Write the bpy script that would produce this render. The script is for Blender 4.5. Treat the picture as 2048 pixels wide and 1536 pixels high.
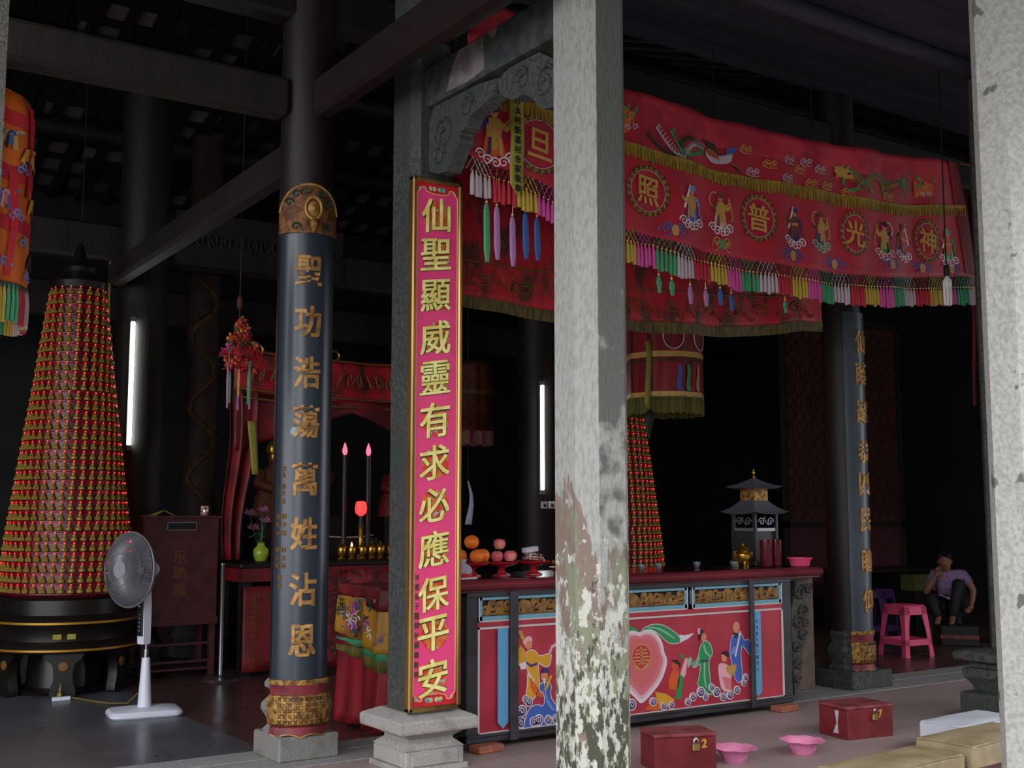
import bpy, math, random
from math import sin, cos, pi, radians as R
from mathutils import Vector, Matrix, Euler
random.seed(7)
for o in list(bpy.data.objects): bpy.data.objects.remove(o)
SC = bpy.context.scene
COL = SC.collection

# ---------------------------------------------------------------- camera, sky, exposure
cam = bpy.data.cameras.new('camera'); cam.sensor_width = 36; cam.lens = 2350/2048*36
cam.clip_start = .05; cam.clip_end = 200
camo = bpy.data.objects.new('camera', cam); COL.objects.link(camo)
camo.location = (0, 0, 1.5)
camo.rotation_euler = (pi/2 + math.atan(256/2350), 0, -R(34.4))
SC.camera = camo
W = bpy.data.worlds.new('sky'); SC.world = W; W.use_nodes = True
bg = W.node_tree.nodes['Background']; bg.inputs[0].default_value = (.94, .96, 1.0, 1); bg.inputs[1].default_value = SKY_STRENGTH = 1.0
SC.view_settings.view_transform = 'Standard'; SC.view_settings.look = 'None'
SC.view_settings.gamma = 1; SC.view_settings.use_curve_mapping = False
SC.view_settings.exposure = 2.25
SC.cycles.max_bounces = 6; SC.cycles.diffuse_bounces = 4; SC.cycles.glossy_bounces = 3
SC.cycles.transparent_max_bounces = 6; SC.cycles.transmission_bounces = 4; SC.cycles.sample_clamp_indirect = 4
SC.cycles.caustics_reflective = False; SC.cycles.caustics_refractive = False

# ---------------------------------------------------------------- helpers
def c(h, k=1.0):
    h = h.lstrip('#'); o = []
    for i in (0, 2, 4):
        v = int(h[i:i+2], 16)/255
        o.append((v/12.92 if v <= .04045 else ((v+.055)/1.055)**2.4)*k)
    return tuple(o)

MATS = {}
def mat(name, col, rough=.6, metal=0., col2=None, scale=8, lo=.42, hi=.6, detail=5, bump=0., bscale=40, emit=0., ecol=None,
        stretch=(1, 1, 1), spec=.4, trans=0., alpha=1., col3=None, scale3=3, lo3=.5, hi3=.6, stretch3=(1, 1, 1), sheen=0.):
    m = bpy.data.materials.new(name); m.use_nodes = True; MATS[name] = m
    nt = m.node_tree; N = nt.nodes; L = nt.links; b = N['Principled BSDF']
    b.inputs['Base Color'].default_value = (*col, 1); b.inputs['Roughness'].default_value = rough
    b.inputs['Metallic'].default_value = metal; b.inputs['Specular IOR Level'].default_value = spec
    if trans: b.inputs['Transmission Weight'].default_value = trans
    if alpha < 1: b.inputs['Alpha'].default_value = alpha
    if sheen: b.inputs['Sheen Weight'].default_value = sheen
    if emit:
        b.inputs['Emission Color'].default_value = (*(ecol or col), 1); b.inputs['Emission Strength'].default_value = emit
    tc = N.new('ShaderNodeTexCoord')
    def noise(sc, st, det=detail):
        mp = N.new('ShaderNodeMapping'); mp.inputs['Scale'].default_value = st; L.new(tc.outputs['Object'], mp.inputs[0])
        n = N.new('ShaderNodeTexNoise'); n.inputs['Scale'].default_value = sc; n.inputs['Detail'].default_value = det
        L.new(mp.outputs[0], n.inputs['Vector']); return n
    last = None
    def layer(last, cA, cB, sc, st, lo, hi):
        n = noise(sc, st); r = N.new('ShaderNodeMapRange'); r.inputs[1].default_value = lo; r.inputs[2].default_value = hi
        L.new(n.outputs['Fac'], r.inputs[0])
        x = N.new('ShaderNodeMix'); x.data_type = 'RGBA'; L.new(r.outputs[0], x.inputs[0])
        if last is None: x.inputs[6].default_value = (*cA, 1)
        else: L.new(last, x.inputs[6])
        x.inputs[7].default_value = (*cB, 1); return x.outputs[2]
    if col2: last = layer(None, col, col2, scale, stretch, lo, hi)
    if col3: last = layer(last, col, col3, scale3, stretch3, lo3, hi3)
    if last is not None: L.new(last, b.inputs['Base Color'])
    if bump:
        n = noise(bscale, stretch, 6); bp = N.new('ShaderNodeBump'); bp.inputs['Strength'].default_value = bump
        bp.inputs['Distance'].default_value = .02; L.new(n.outputs['Fac'], bp.inputs['Height']); L.new(bp.outputs[0], b.inputs['Normal'])
    return m

def tile_mat(name, cA, cB, mortar, size, rough, off=.5, msize=.006, speck=None, bias=0.):
    m = mat(name, cA, rough); nt = m.node_tree; N = nt.nodes; L = nt.links; b = N['Principled BSDF']
    tc = N.new('ShaderNodeTexCoord'); bt = N.new('ShaderNodeTexBrick'); L.new(tc.outputs['Object'], bt.inputs['Vector'])
    bt.offset = off; bt.inputs['Scale'].default_value = 1; bt.inputs['Brick Width'].default_value = size[0]; bt.inputs['Row Height'].default_value = size[1]
    bt.inputs['Mortar Size'].default_value = msize; bt.inputs['Bias'].default_value = bias
    bt.inputs['Color1'].default_value = (*cA, 1); bt.inputs['Color2'].default_value = (*cB, 1); bt.inputs['Mortar'].default_value = (*mortar, 1)
    out = bt.outputs['Color']
    if speck:
        n = N.new('ShaderNodeTexNoise'); n.inputs['Scale'].default_value = 160; n.inputs['Detail'].default_value = 3; L.new(tc.outputs['Object'], n.inputs['Vector'])
        r = N.new('ShaderNodeMapRange'); r.inputs[1].default_value = .52; r.inputs[2].default_value = .7; L.new(n.outputs['Fac'], r.inputs[0])
        x = N.new('ShaderNodeMix'); x.data_type = 'RGBA'; L.new(r.outputs[0], x.inputs[0]); L.new(out, x.inputs[6]); x.inputs[7].default_value = (*speck, 1)
        n2 = N.new('ShaderNodeTexNoise'); n2.inputs['Scale'].default_value = 2.2; n2.inputs['Detail'].default_value = 4; L.new(tc.outputs['Object'], n2.inputs['Vector'])
        r2 = N.new('ShaderNodeMapRange'); r2.inputs[3].default_value = .65; r2.inputs[4].default_value = 1.3; L.new(n2.outputs['Fac'], r2.inputs[0])
        y = N.new('ShaderNodeMix'); y.data_type = 'RGBA'; y.blend_type = 'MULTIPLY'; y.inputs[0].default_value = 1
        L.new(x.outputs[2], y.inputs[6]); L.new(r2.outputs[0], y.inputs[7]); out = y.outputs[2]
        r3 = N.new('ShaderNodeMapRange'); r3.inputs[3].default_value = max(rough-.12, .05); r3.inputs[4].default_value = rough+.15
        L.new(n2.outputs['Fac'], r3.inputs[0]); L.new(r3.outputs[0], b.inputs['Roughness'])
    L.new(out, b.inputs['Base Color']); return m

class G:
    def __init__(s, T=None): s.v = []; s.f = []; s.m = []; s.T = T
    def add(s, vs, fs, mi=0, T=None):
        k = len(s.v)
        for p in vs:
            p = Vector(p)
            if T is not None: p = T @ p
            if s.T is not None: p = s.T @ p
            s.v.append(p)
        for f in fs: s.f.append(tuple(k+i for i in f)); s.m.append(mi)
        return s
    def box(s, cx, cy, cz, sx, sy, sz, mi=0, T=None, ch=0.):
        hx, hy, hz = sx/2, sy/2, sz/2
        if ch <= 0:
            vs = [(cx+a*hx, cy+b*hy, cz+d*hz) for a in (-1, 1) for b in (-1, 1) for d in (-1, 1)]
            return s.add(vs, [(0, 1, 3, 2), (4, 6, 7, 5), (0, 4, 5, 1), (2, 3, 7, 6), (0, 2, 6, 4), (1, 5, 7, 3)], mi, T)
        ch = min(ch, hx*.9, hy*.9, hz*.9); vs = []; ix = {}
        for a in (-1, 1):
            for b in (-1, 1):
                for d in (-1, 1):
                    ix[a, b, d] = len(vs)
                    vs += [(cx+a*hx, cy+b*(hy-ch), cz+d*(hz-ch)), (cx+a*(hx-ch), cy+b*hy, cz+d*(hz-ch)), (cx+a*(hx-ch), cy+b*(hy-ch), cz+d*hz)]
        fs = []
        q = [(-1, -1), (1, -1), (1, 1), (-1, 1)]
        for sg in (-1, 1):
            fs.append([ix[sg, a, b] for a, b in q][::sg]); fs.append([ix[a, sg, b]+1 for a, b in q][::-sg]); fs.append([ix[a, b, sg]+2 for a, b in q][::sg])
        for a in (-1, 1):
            for b in (-1, 1):
                fs.append([ix[a, b, -1], ix[a, b, 1], ix[a, b, 1]+1, ix[a, b, -1]+1][::-a*b])
                fs.append([ix[a, -1, b], ix[a, 1, b], ix[a, 1, b]+2, ix[a, -1, b]+2][::a*b])
                fs.append([ix[-1, a, b]+1, ix[1, a, b]+1, ix[1, a, b]+2, ix[-1, a, b]+2][::-a*b])
                for d in (-1, 1): fs.append([ix[a, b, d], ix[a, b, d]+1, ix[a, b, d]+2][::a*b*d])
        return s.add(vs, fs, mi, T)
    def bx(s, x0, x1, y0, y1, z0, z1, mi=0, ch=0.): return s.box((x0+x1)/2, (y0+y1)/2, (z0+z1)/2, x1-x0, y1-y0, z1-z0, mi, None, ch)
    def ring(s, rings, mi=0, T=None, closed=True, caps=True):
        n = len(rings[0]); vs = [p for r in rings for p in r]; fs = []
        for i in range(len(rings)-1):
            for j in range(n if closed else n-1):
                k = (j+1) % n; fs.append((i*n+j, i*n+k, (i+1)*n+k, (i+1)*n+j))
        if caps and closed: fs.append(tuple(range(n))[::-1]); fs.append(tuple((len(rings)-1)*n+j for j in range(n)))
        return s.add(vs, fs, mi, T)
    def lathe(s, prof, seg=24, mi=0, x=0, y=0, z=0, T=None, a0=0, a1=2*pi, sx=1, sy=1, ph=0.):
        full = abs(a1-a0-2*pi) < 1e-6; n = seg if full else seg+1
        rings = [[(x+r*sx*cos(a0+ph+(a1-a0)*j/seg), y+r*sy*sin(a0+ph+(a1-a0)*j/seg), z+h) for j in range(n)] for r, h in prof]
        return s.ring(rings, mi, T, full, full)
    def tube(s, pts, r, seg=8, mi=0, T=None, flat=1., close=False):
        pts = [Vector(p) for p in pts]; n = len(pts); rings = []; up = None
        for i, p in enumerate(pts):
            if close: t = pts[(i+1) % n]-pts[i-1]
            else: t = pts[min(i+1, n-1)]-pts[max(i-1, 0)]
            t = t.normalized() if t.length > 1e-9 else Vector((0, 0, 1))
            if up is None: up = Vector((0, 1, 0)) if abs(t.y) < .9 else Vector((1, 0, 0))
            a = up - t*up.dot(t); a = a.normalized() if a.length > 1e-6 else t.orthogonal().normalized()
            up = a; b = t.cross(a); rr = r[i] if isinstance(r, (list, tuple)) else r
            rings.append([p+a*rr*flat*cos(2*pi*j/seg)+b*rr*sin(2*pi*j/seg) for j in range(seg)])
        if close: rings.append(rings[0])
        return s.ring(rings, mi, T, True, not close)
    def prism(s, poly, d0, d1, mi=0, plane='xz', T=None):
        f = {'xz': lambda p, d: (p[0], d, p[1]), 'xy': lambda p, d: (p[0], p[1], d), 'yz': lambda p, d: (d, p[0], p[1])}[plane]
        A = sum(poly[i][0]*poly[(i+1) % len(poly)][1]-poly[(i+1) % len(poly)][0]*poly[i][1] for i in range(len(poly)))
        if (A > 0) == (plane == 'xz') : poly = poly[::-1]
        n = len(poly); vs = [f(p, d0) for p in poly]+[f(p, d1) for p in poly]
        fs = [tuple(range(n))[::-1], tuple(range(n, 2*n))]+[(i, (i+1) % n, n+(i+1) % n, n+i) for i in range(n)]
        return s.add(vs, fs, mi, T)
    def ball(s, x, y, z, rx, ry=None, rz=None, mi=0, seg=14, rings=9, T=None):
        ry = ry or rx; rz = rz or rx
        rr = [[(x+rx*sin(t)*cos(2*pi*j/seg), y+ry*sin(t)*sin(2*pi*j/seg), z-rz*cos(t)) for j in range(seg)] for t in [max(.02, min(pi-.02, pi*i/rings)) for i in range(rings+1)]]
        return s.ring(rr, mi, T)
    def grid(s, fn, nu, nv, mi=0, th=0.):
        vs = [fn(i/nu, j/nv) for i in range(nu+1) for j in range(nv+1)]
        q = lambda i, j: i*(nv+1)+j
        return s.add(vs, [(q(i, j), q(i+1, j), q(i+1, j+1), q(i, j+1)) for i in range(nu) for j in range(nv)], mi)
    def build(s, name, mats, parent=None, loc=None, smooth=40):
        if not isinstance(mats, (list, tuple)): mats = [mats]
        me = bpy.data.meshes.new(name); me.from_pydata([tuple(p) for p in s.v], [], s.f)
        for m in mats: me.materials.append(MATS[m] if isinstance(m, str) else m)
        me.polygons.foreach_set('material_index', s.m)
        me.validate(); me.update()
        if smooth:
            me.shade_smooth(); me.set_sharp_from_angle(angle=R(smooth))
        o = bpy.data.objects.new(name, me); COL.objects.link(o)
        if parent: o.parent = parent
        if loc: o.location = loc
        return o

def tag(o, label=None, cat=None, group=None, kind=None):
    if label: o['label'] = label
    if cat: o['category'] = cat
    if group: o['group'] = group
    if kind: o['kind'] = kind
    return o
def thing(name, label, cat, loc=(0, 0, 0), rz=0., group=None):
    o = bpy.data.objects.new(name, None); o.empty_display_size = .1; COL.objects.link(o)
    o.location = loc; o.rotation_euler = (0, 0, rz); return tag(o, label, cat, group)
def struct(o): o['kind'] = 'structure'; return o
def kids(o): return [x for x in bpy.data.objects if x.parent == o]
def dup(o, label=None, loc=None, rz=None, parent=None):
    n = o.copy(); COL.objects.link(n)
    if parent: n.parent = parent
    for ch in kids(o): dup(ch, parent=n)
    if label: n['label'] = label
    if loc: n.location = loc
    if rz is not None: n.rotation_euler = (0, 0, rz)
    return n
def thicken(o, t, off=0):
    m = o.modifiers.new('thickness', 'SOLIDIFY'); m.thickness = t; m.offset = off; return o

_TXT = {}
def glyph(ch, bold=.0):
    k = (ch, bold)
    if k not in _TXT:
        cu = bpy.data.curves.new('glyph', 'FONT'); cu.body = ch; cu.resolution_u = 3
        o = bpy.data.objects.new('glyph', cu); COL.objects.link(o); bpy.context.view_layer.update()
        me = bpy.data.meshes.new_from_object(o.evaluated_get(bpy.context.evaluated_depsgraph_get()))
        vs = [(v.co.x, v.co.y) for v in me.vertices]; fs = [tuple(p.vertices) for p in me.polygons]
        from collections import Counter
        cnt = Counter(tuple(sorted(e)) for f in fs for e in zip(f, f[1:]+f[:1])); bd = []
        for f in fs:
            for e in zip(f, f[1:]+f[:1]):
                if cnt[tuple(sorted(e))] == 1: bd.append(e)
        nrm = {}
        for a, b in bd:                                # thicken the strokes: verticals more than horizontals, as a brush does
            dx, dy = vs[b][0]-vs[a][0], vs[b][1]-vs[a][1]; l = math.hypot(dx, dy) or 1
            for q in (a, b): e = nrm.setdefault(q, [0., 0.]); e[0] += dy/l; e[1] -= dx/l
        for q, (nx, ny) in nrm.items():
            l = math.hypot(nx, ny) or 1; nx, ny = nx/l, ny/l; k_ = bold*(.65+.6*abs(nx)); vs[q] = (vs[q][0]+nx*k_, vs[q][1]+ny*k_)
        bpy.data.objects.remove(o); bpy.data.curves.remove(cu); bpy.data.meshes.remove(me)
        xs = [p[0] for p in vs]; ys = [p[1] for p in vs]
        x0, x1, y0, y1 = min(xs), max(xs), min(ys), max(ys); mx, my = (x0+x1)/2, (y0+y1)/2; s = max(x1-x0, y1-y0) or 1
        _TXT[k] = ([((x-mx)/s, (y-my)/s) for x, y in vs], fs, bd)
    return _TXT[k]
def char(g, ch, x, z, w, h, y, th, mi=0, bold=.02, shear=0., fn=None):
    """a written character centred on (x,z), its face at y-th, standing off the plane y (towards -y)"""
    vs, fs, bd = glyph(ch, bold); n = len(vs)
    def P(px, pz, yy):
        X, Z = x+px*w, z+pz*h+shear*px*w
        return fn(X, Z, y-yy) if fn else (X, yy, Z)
    V = [P(a, b, y-th) for a, b in vs]+[P(a, b, y) for a, b in vs]
    F = list(fs)+[(a, a+n, b+n, b) for a, b in bd]
    return g.add(V, F, mi)
def lerp(tab, x):
    if x <= tab[0][0]: return tab[0][1]
    for (a, u), (b, v) in zip(tab, tab[1:]):
        if x <= b: return u+(v-u)*(x-a)/(b-a)
    return tab[-1][1]
def ribbon(path, w0, w1=None):
    """polygon of a line with width, in 2D"""
    w1 = w0 if w1 is None else w1; n = len(path); A = []; B = []
    for i, p in enumerate(path):
        q = path[min(i+1, n-1)]; o = path[max(i-1, 0)]; dx, dz = q[0]-o[0], q[1]-o[1]; l = math.hypot(dx, dz) or 1
        w = (w0+(w1-w0)*i/max(n-1, 1))/2; A.append((p[0]-dz/l*w, p[1]+dx/l*w)); B.append((p[0]+dz/l*w, p[1]-dx/l*w))
    return A+B[::-1]
def ribs(g, path, w0, w1, put, mi):
    """ribbon as quads, put(x,z) -> 3D"""
    n = len(path); pl = ribbon(path, w0, w1); A = pl[:n]; B = pl[n:][::-1]
    g.add([put(*p) for p in A]+[put(*p) for p in B], [(i, n+i, n+i+1, i+1) for i in range(n-1)], mi)
def circ(x, z, r, n=20, rz=None, a0=0, a1=2*pi): return [(x+r*cos(a0+(a1-a0)*i/n), z+(rz or r)*sin(a0+(a1-a0)*i/n)) for i in range(n+(abs(a1-a0-2*pi) > 1e-6))]
def smooth2(pts, it=2, closed=True):
    for _ in range(it):
        o = []
        n = len(pts)
        for i in range(n if closed else n-1):
            p, q = pts[i], pts[(i+1) % n]
            o += [(p[0]*.75+q[0]*.25, p[1]*.75+q[1]*.25), (p[0]*.25+q[0]*.75, p[1]*.25+q[1]*.75)]
        pts = o if closed else [pts[0]]+o+[pts[-1]]
    return pts

# ---------------------------------------------------------------- materials
mat('dark_wood', c('#1a1414'), .6, col2=c('#100e0e'), scale=6, stretch=(1, 1, .15), bump=.15)
mat('brown_wood', c('#1e1614'), .75, col2=c('#140e0c'), scale=6, stretch=(1, 1, .2), bump=.15)
mat('roof_wood', c('#302c3c'), .85, col2=c('#221e2e'), scale=3, stretch=(.2, 1, 1), bump=.2)
mat('red_brown_wood', c('#201214'), .55, col2=c('#160c0e'), scale=7, stretch=(1, 1, .12), bump=.1)
mat('granite', c('#8c8a84'), .75, col2=c('#5c5a56'), scale=90, lo=.45, hi=.62, bump=.25, bscale=60, col3=c('#6a6a62'), scale3=4, lo3=.45, hi3=.7)
mat('dark_granite', c('#4c4e4c'), .7, col2=c('#2e312e'), scale=40, lo=.4, hi=.62, bump=.3, bscale=50, col3=c('#3a3e3c'), scale3=3, lo3=.45, hi3=.65, stretch3=(1, 1, .4))
mat('weathered_base', c('#a6a29e'), .8, col2=c('#8c8884'), scale=130, lo=.45, hi=.65, bump=.3, bscale=40, col3=c('#6e6c68'), scale3=5, lo3=.52, hi3=.75)
mat('column_base', c('#84827e'), .8, col2=c('#6c6a66'), scale=110, lo=.45, hi=.65, bump=.3, bscale=40, col3=c('#5c5a56'), scale3=5, lo3=.52, hi3=.75)
def post_mat():
    m = mat('weathered_post', c('#a0a09c'), .85, col2=c('#8e8e88'), scale=60, lo=.45, hi=.64, bump=.5, bscale=70, stretch=(1, 1, .35)); nt = m.node_tree; N = nt.nodes; L = nt.links; b = N['Principled BSDF']
    base = b.inputs['Base Color'].links[0].from_socket; tc = N.new('ShaderNodeTexCoord'); sep = N.new('ShaderNodeSeparateXYZ'); L.new(tc.outputs['Object'], sep.inputs[0])
    def patch(last, col, sc, st, lo, hi, zlo, zhi, off):
        mp = N.new('ShaderNodeMapping'); mp.inputs['Scale'].default_value = st; mp.inputs['Location'].default_value = (off, off*.7, off*.3); L.new(tc.outputs['Object'], mp.inputs[0])
        n = N.new('ShaderNodeTexNoise'); n.inputs['Scale'].default_value = sc; n.inputs['Detail'].default_value = 7; n.inputs['Roughness'].default_value = .65; L.new(mp.outputs[0], n.inputs['Vector'])
        z = N.new('ShaderNodeMapRange'); z.inputs[1].default_value = zlo; z.inputs[2].default_value = zhi; z.inputs[3].default_value = .16; z.inputs[4].default_value = -.25; L.new(sep.outputs[2], z.inputs[0])
        s_ = N.new('ShaderNodeMath'); L.new(n.outputs['Fac'], s_.inputs[0]); L.new(z.outputs[0], s_.inputs[1])
        r = N.new('ShaderNodeMapRange'); r.inputs[1].default_value = lo; r.inputs[2].default_value = hi; L.new(s_.outputs[0], r.inputs[0])
        x = N.new('ShaderNodeMix'); x.data_type = 'RGBA'; L.new(r.outputs[0], x.inputs[0]); L.new(last, x.inputs[6]); x.inputs[7].default_value = (*col, 1); return x.outputs[2]
    o = patch(base, c('#7c6c62'), 3.0, (1, 1, .4), .58, .60, .9, 2.4, 3.1)
    o = patch(o, c('#7c806a'), 8, (1, 1, .35), .57, .63, .8, 2.3, 0)
    o = patch(o, c('#bcbcb2'), 20, (1, 1, .5), .575, .61, .5, 2.4, 8.2)
    o = patch(o, c('#464a3a'), 26, (1, 1, .4), .63, .68, .5, 2.3, 5)
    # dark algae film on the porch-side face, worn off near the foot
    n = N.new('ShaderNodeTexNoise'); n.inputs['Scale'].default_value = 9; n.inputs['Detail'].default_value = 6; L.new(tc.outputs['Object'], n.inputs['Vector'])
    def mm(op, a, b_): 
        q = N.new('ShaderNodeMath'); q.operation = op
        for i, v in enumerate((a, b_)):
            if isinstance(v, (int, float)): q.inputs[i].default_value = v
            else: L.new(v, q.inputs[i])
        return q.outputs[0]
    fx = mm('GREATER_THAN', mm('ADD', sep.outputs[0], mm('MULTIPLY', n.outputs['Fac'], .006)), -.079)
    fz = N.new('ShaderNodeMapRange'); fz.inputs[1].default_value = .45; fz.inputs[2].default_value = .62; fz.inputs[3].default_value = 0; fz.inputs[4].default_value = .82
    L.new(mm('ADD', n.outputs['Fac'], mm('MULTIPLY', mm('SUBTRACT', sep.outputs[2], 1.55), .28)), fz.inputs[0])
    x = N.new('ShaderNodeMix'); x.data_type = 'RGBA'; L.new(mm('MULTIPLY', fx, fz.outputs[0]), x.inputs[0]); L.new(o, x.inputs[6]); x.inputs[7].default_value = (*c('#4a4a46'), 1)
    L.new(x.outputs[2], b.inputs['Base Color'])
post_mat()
mat('plaster_post', c('#bcbcb8'), .85, col2=c('#a4a49e'), scale=40, lo=.4, hi=.65, bump=.5, bscale=40, col3=c('#6c7068'), scale3=7, lo3=.64, hi3=.67)
tile_mat('porch_tile', c('#a08c8a'), c('#988482'), c('#7c6c6a'), (1.2, .6), .5, msize=.004, speck=c('#b8a8a6'))
tile_mat('hall_tile', c('#4a3230'), c('#44302e'), c('#2e2422'), (.8, .8), .28, off=0, msize=.004, speck=c('#5e4a48'))
tile_mat('black_granite', c('#484a50'), c('#42444a'), c('#34343a'), (3.0, 3.0), .3, off=0, msize=.003, speck=c('#86868e'))
mat('kerb_stone', c('#9c9a9a'), .6, col2=c('#807e7e'), scale=70, bump=.2, col3=c('#8c8a8a'), scale3=2)
mat('courtyard_stone', c('#8a8a84'), .85, col2=c('#6a6a64'), scale=3, bump=.2)
tile_mat('roof_tile', c('#100e10'), c('#787270'), c('#080808'), (.62, .34), .8, off=.35, msize=.07, bias=-.35)
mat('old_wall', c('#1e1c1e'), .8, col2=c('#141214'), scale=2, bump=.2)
mat('blocker_wall', c('#4a4844'), .85, col2=c('#3a3834'), scale=2, bump=.2)
mat('pink_panel', c('#ee4684'), .45, col2=c('#e0407a'), scale=3, lo=.35, hi=.7, stretch=(1, 1, .1))
mat('panel_red', c('#c4202a'), .45)
mat('gold_line', c('#e8b878'), .4)
mat('gold_char', c('#f4ea98'), .4, col2=c('#e0d070'), scale=14)
mat('char_edge', c('#3a3c18'), .6)
mat('brass_frame', c('#b08a50'), .28, .75, col2=c('#7a5a34'), scale=9, stretch=(1, 1, .08), lo=.4, hi=.6)
mat('flower_disc', c('#d83428'), .5, col2=c('#d07838'), scale=28, lo=.45, hi=.55, detail=2, col3=c('#9fb0c8'), scale3=36, lo3=.64, hi3=.66)
mat('flower_teal', c('#4a9c94'), .5, col2=c('#c8b080'), scale=40, lo=.45, hi=.55)
mat('ink_green', c('#4c3c24'), .7)
mat('blue_black_lacquer', c('#2c3440'), .3, col2=c('#262c36'), scale=5, stretch=(1, 1, .2), spec=.55)
mat('slate_lacquer', c('#484e58'), .35, col2=c('#3e444c'), scale=5, stretch=(1, 1, .2))
mat('umber_wood', c('#34241c'), .7, col2=c('#221812'), scale=8)
mat('umber_gold', c('#54381a'), .6, col2=c('#33200f'), scale=18, lo=.45, hi=.6)
mat('screen_dim', c('#3c2214'), .7)
mat('old_gold', c('#b08448'), .45, .35, col2=c('#8c6434'), scale=20)
mat('carved_gold', c('#a8803c'), .45, .35, col2=c('#6a4420'), scale=26, bump=.4, bscale=50)
mat('head_gold', c('#80542a'), .5, .3, col2=c('#4c2c16'), scale=18, bump=.4, bscale=50)
mat('lattice_dark', c('#3a2218'), .6)
mat('maroon_paint', c('#7c2a34'), .5, col2=c('#5c1e28'), scale=12)
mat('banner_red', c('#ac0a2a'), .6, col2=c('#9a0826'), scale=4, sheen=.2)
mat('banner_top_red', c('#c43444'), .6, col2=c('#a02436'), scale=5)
mat('gold_fringe', c('#a08224'), .6, col2=c('#6e5a1c'), scale=60, stretch=(1, 1, .1), lo=.4, hi=.62)
for n_, h_ in dict(pink='#c84a94', green='#3c8c60', white='#b4a0a8', red='#b02838', yellow='#b4983a', blue='#2c5490', mauve='#a06c9c').items(): mat('thread_'+n_, c(h_), .6)
mat('bead_gold', c('#e8c070'), .3, .4)
mat('brocade_red', c('#a81426'), .6, col2=c('#4a2018'), scale=9, lo=.46, hi=.62, stretch=(1, 1, .5), col3=c('#8a5c24'), scale3=38, lo3=.62, hi3=.68)
mat('brocade_bright', c('#c81e30'), .55, col2=c('#9c1a2c'), scale=34, lo=.5, hi=.6)
mat('hem_gold', c('#5a4a20'), .7, col2=c('#3a3018'), scale=40, stretch=(1, 1, .2))
for n_, h_ in dict(yellow='#d09628', ochre='#b88c44', orange='#cc5a2c', orange_dark='#c45030', green='#2a8a50', leaf_light='#8ab89c', blue='#3c5ca8', blue_light='#6c84c4', blue_dark='#3a3064', skin='#cc8060',
                   black='#241c24', pink='#d07078', pale_pink='#dca8b0', rose='#cc6468', white='#d8ccd2', red='#b82c3c', sky='#5a9cc4', brown='#6a3c24', gold='#c09850').items(): mat('paint_'+n_, c(h_), .5)
mat('table_red', c('#b03446'), .4, col2=c('#a02c3c'), scale=3)
mat('lacquer_red', c('#7c2e38'), .35, col2=c('#64202a'), scale=5, stretch=(.2, 1, 1))
mat('lacquer_top', c('#3a1418'), .15, col2=c('#2a1014'), scale=4, spec=.6)
mat('frame_dark', c('#34343a'), .5, col2=c('#28262a'), scale=9, stretch=(.2, .2, 1))
mat('trim_blue', c('#6c9cae'), .55)
mat('trim_white', c('#c8bcbc'), .5)
mat('scroll_gold', c('#946a34'), .5, .1, col2=c('#6a4a24'), scale=18)
mat('recess_dark', c('#2a241e'), .7)
mat('wing_brown', c('#5c4a3a'), .6, col2=c('#4a3a2e'), scale=7)
mat('carved_dark', c('#2c2a28'), .5, col2=c('#4a3a24'), scale=18, lo=.55, hi=.65, bump=.3)
mat('brick_orange', c('#a8644c'), .85, col2=c('#8c5440'), scale=20)
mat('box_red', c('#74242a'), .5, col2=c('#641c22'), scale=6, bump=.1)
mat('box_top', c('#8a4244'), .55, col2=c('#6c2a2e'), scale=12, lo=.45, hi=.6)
mat('brass', c('#c8b060'), .3, .8)
mat('steel', c('#b8b8bc'), .2, .95)
mat('paint_mark', c('#c89c28'), .6)
mat('basin_pink', c('#fa9cc8'), .35, col2=c('#f48cbc'), scale=12, lo=.4, hi=.7, trans=.15)
mat('stool_pink', c('#e2507c'), .32)
mat('cushion_tan', c('#a89878'), .5, col2=c('#948464'), scale=5, bump=.1, bscale=12, col3=c('#b0785a'), scale3=6, lo3=.66, hi3=.7)
mat('cushion_white', c('#c4c8d0'), .5)
mat('white_plastic', c('#d0d2e0'), .35)
mat('fan_grey', c('#8c8c94'), .5)
mat('fan_wire', c('#74747a'), .4, .3)
mat('blade_grey', c('#606068'), .4, alpha=.85)
mat('dark_plastic', c('#1c1c20'), .4)
mat('blue_print', c('#3c64b4'), .5)
mat('tube_light', (1, 1, 1), .5, emit=7, ecol=(.9, 1, .95))
mat('tube_fixture', c('#8a8a84'), .5)
mat('tower_red', c('#6a121c'), .35, col2=c('#4a0c14'), scale=9)
mat('tower_gold', c('#8a7030'), .4, .2)
mat('led_red', c('#ff2018'), .4, emit=1.1, ecol=(1, .02, .02))
mat('tower_black', c('#16120f'), .35)
mat('gold_trim', c('#a87a28'), .4, .5)
mat('box_maroon', c('#542a30'), .5, col2=c('#462228'), scale=7)
mat('gold_dull', c('#6a4a1c'), .6)
mat('altar_red', c('#74121a'), .6, col2=c('#540e14'), scale=4)
mat('altar_brocade', c('#7c1820'), .6, col2=c('#4a1418'), scale=16, lo=.48, hi=.56, col3=c('#8a7050'), scale3=34, lo3=.63, hi3=.66)
mat('imperial_yellow', c('#b88420'), .5, col2=c('#8c601c'), scale=5, stretch=(1, 1, .2), col3=c('#6a4858'), scale3=12, lo3=.58, hi3=.64)
mat('canopy_orange', c('#d06418'), .55, col2=c('#b85014'), scale=6, stretch=(1, 1, .15))
mat('band_red', c('#b8182a'), .55)
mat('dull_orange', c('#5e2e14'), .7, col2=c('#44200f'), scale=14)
mat('dull_red', c('#8c1420'), .6, col2=c('#5c1018'), scale=8, stretch=(1, 1, .2))
mat('olive_fringe', c('#6a6224'), .7, col2=c('#4c461c'), scale=50, stretch=(1, 1, .05))
mat('candle_black', c('#1c1416'), .4)
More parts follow.
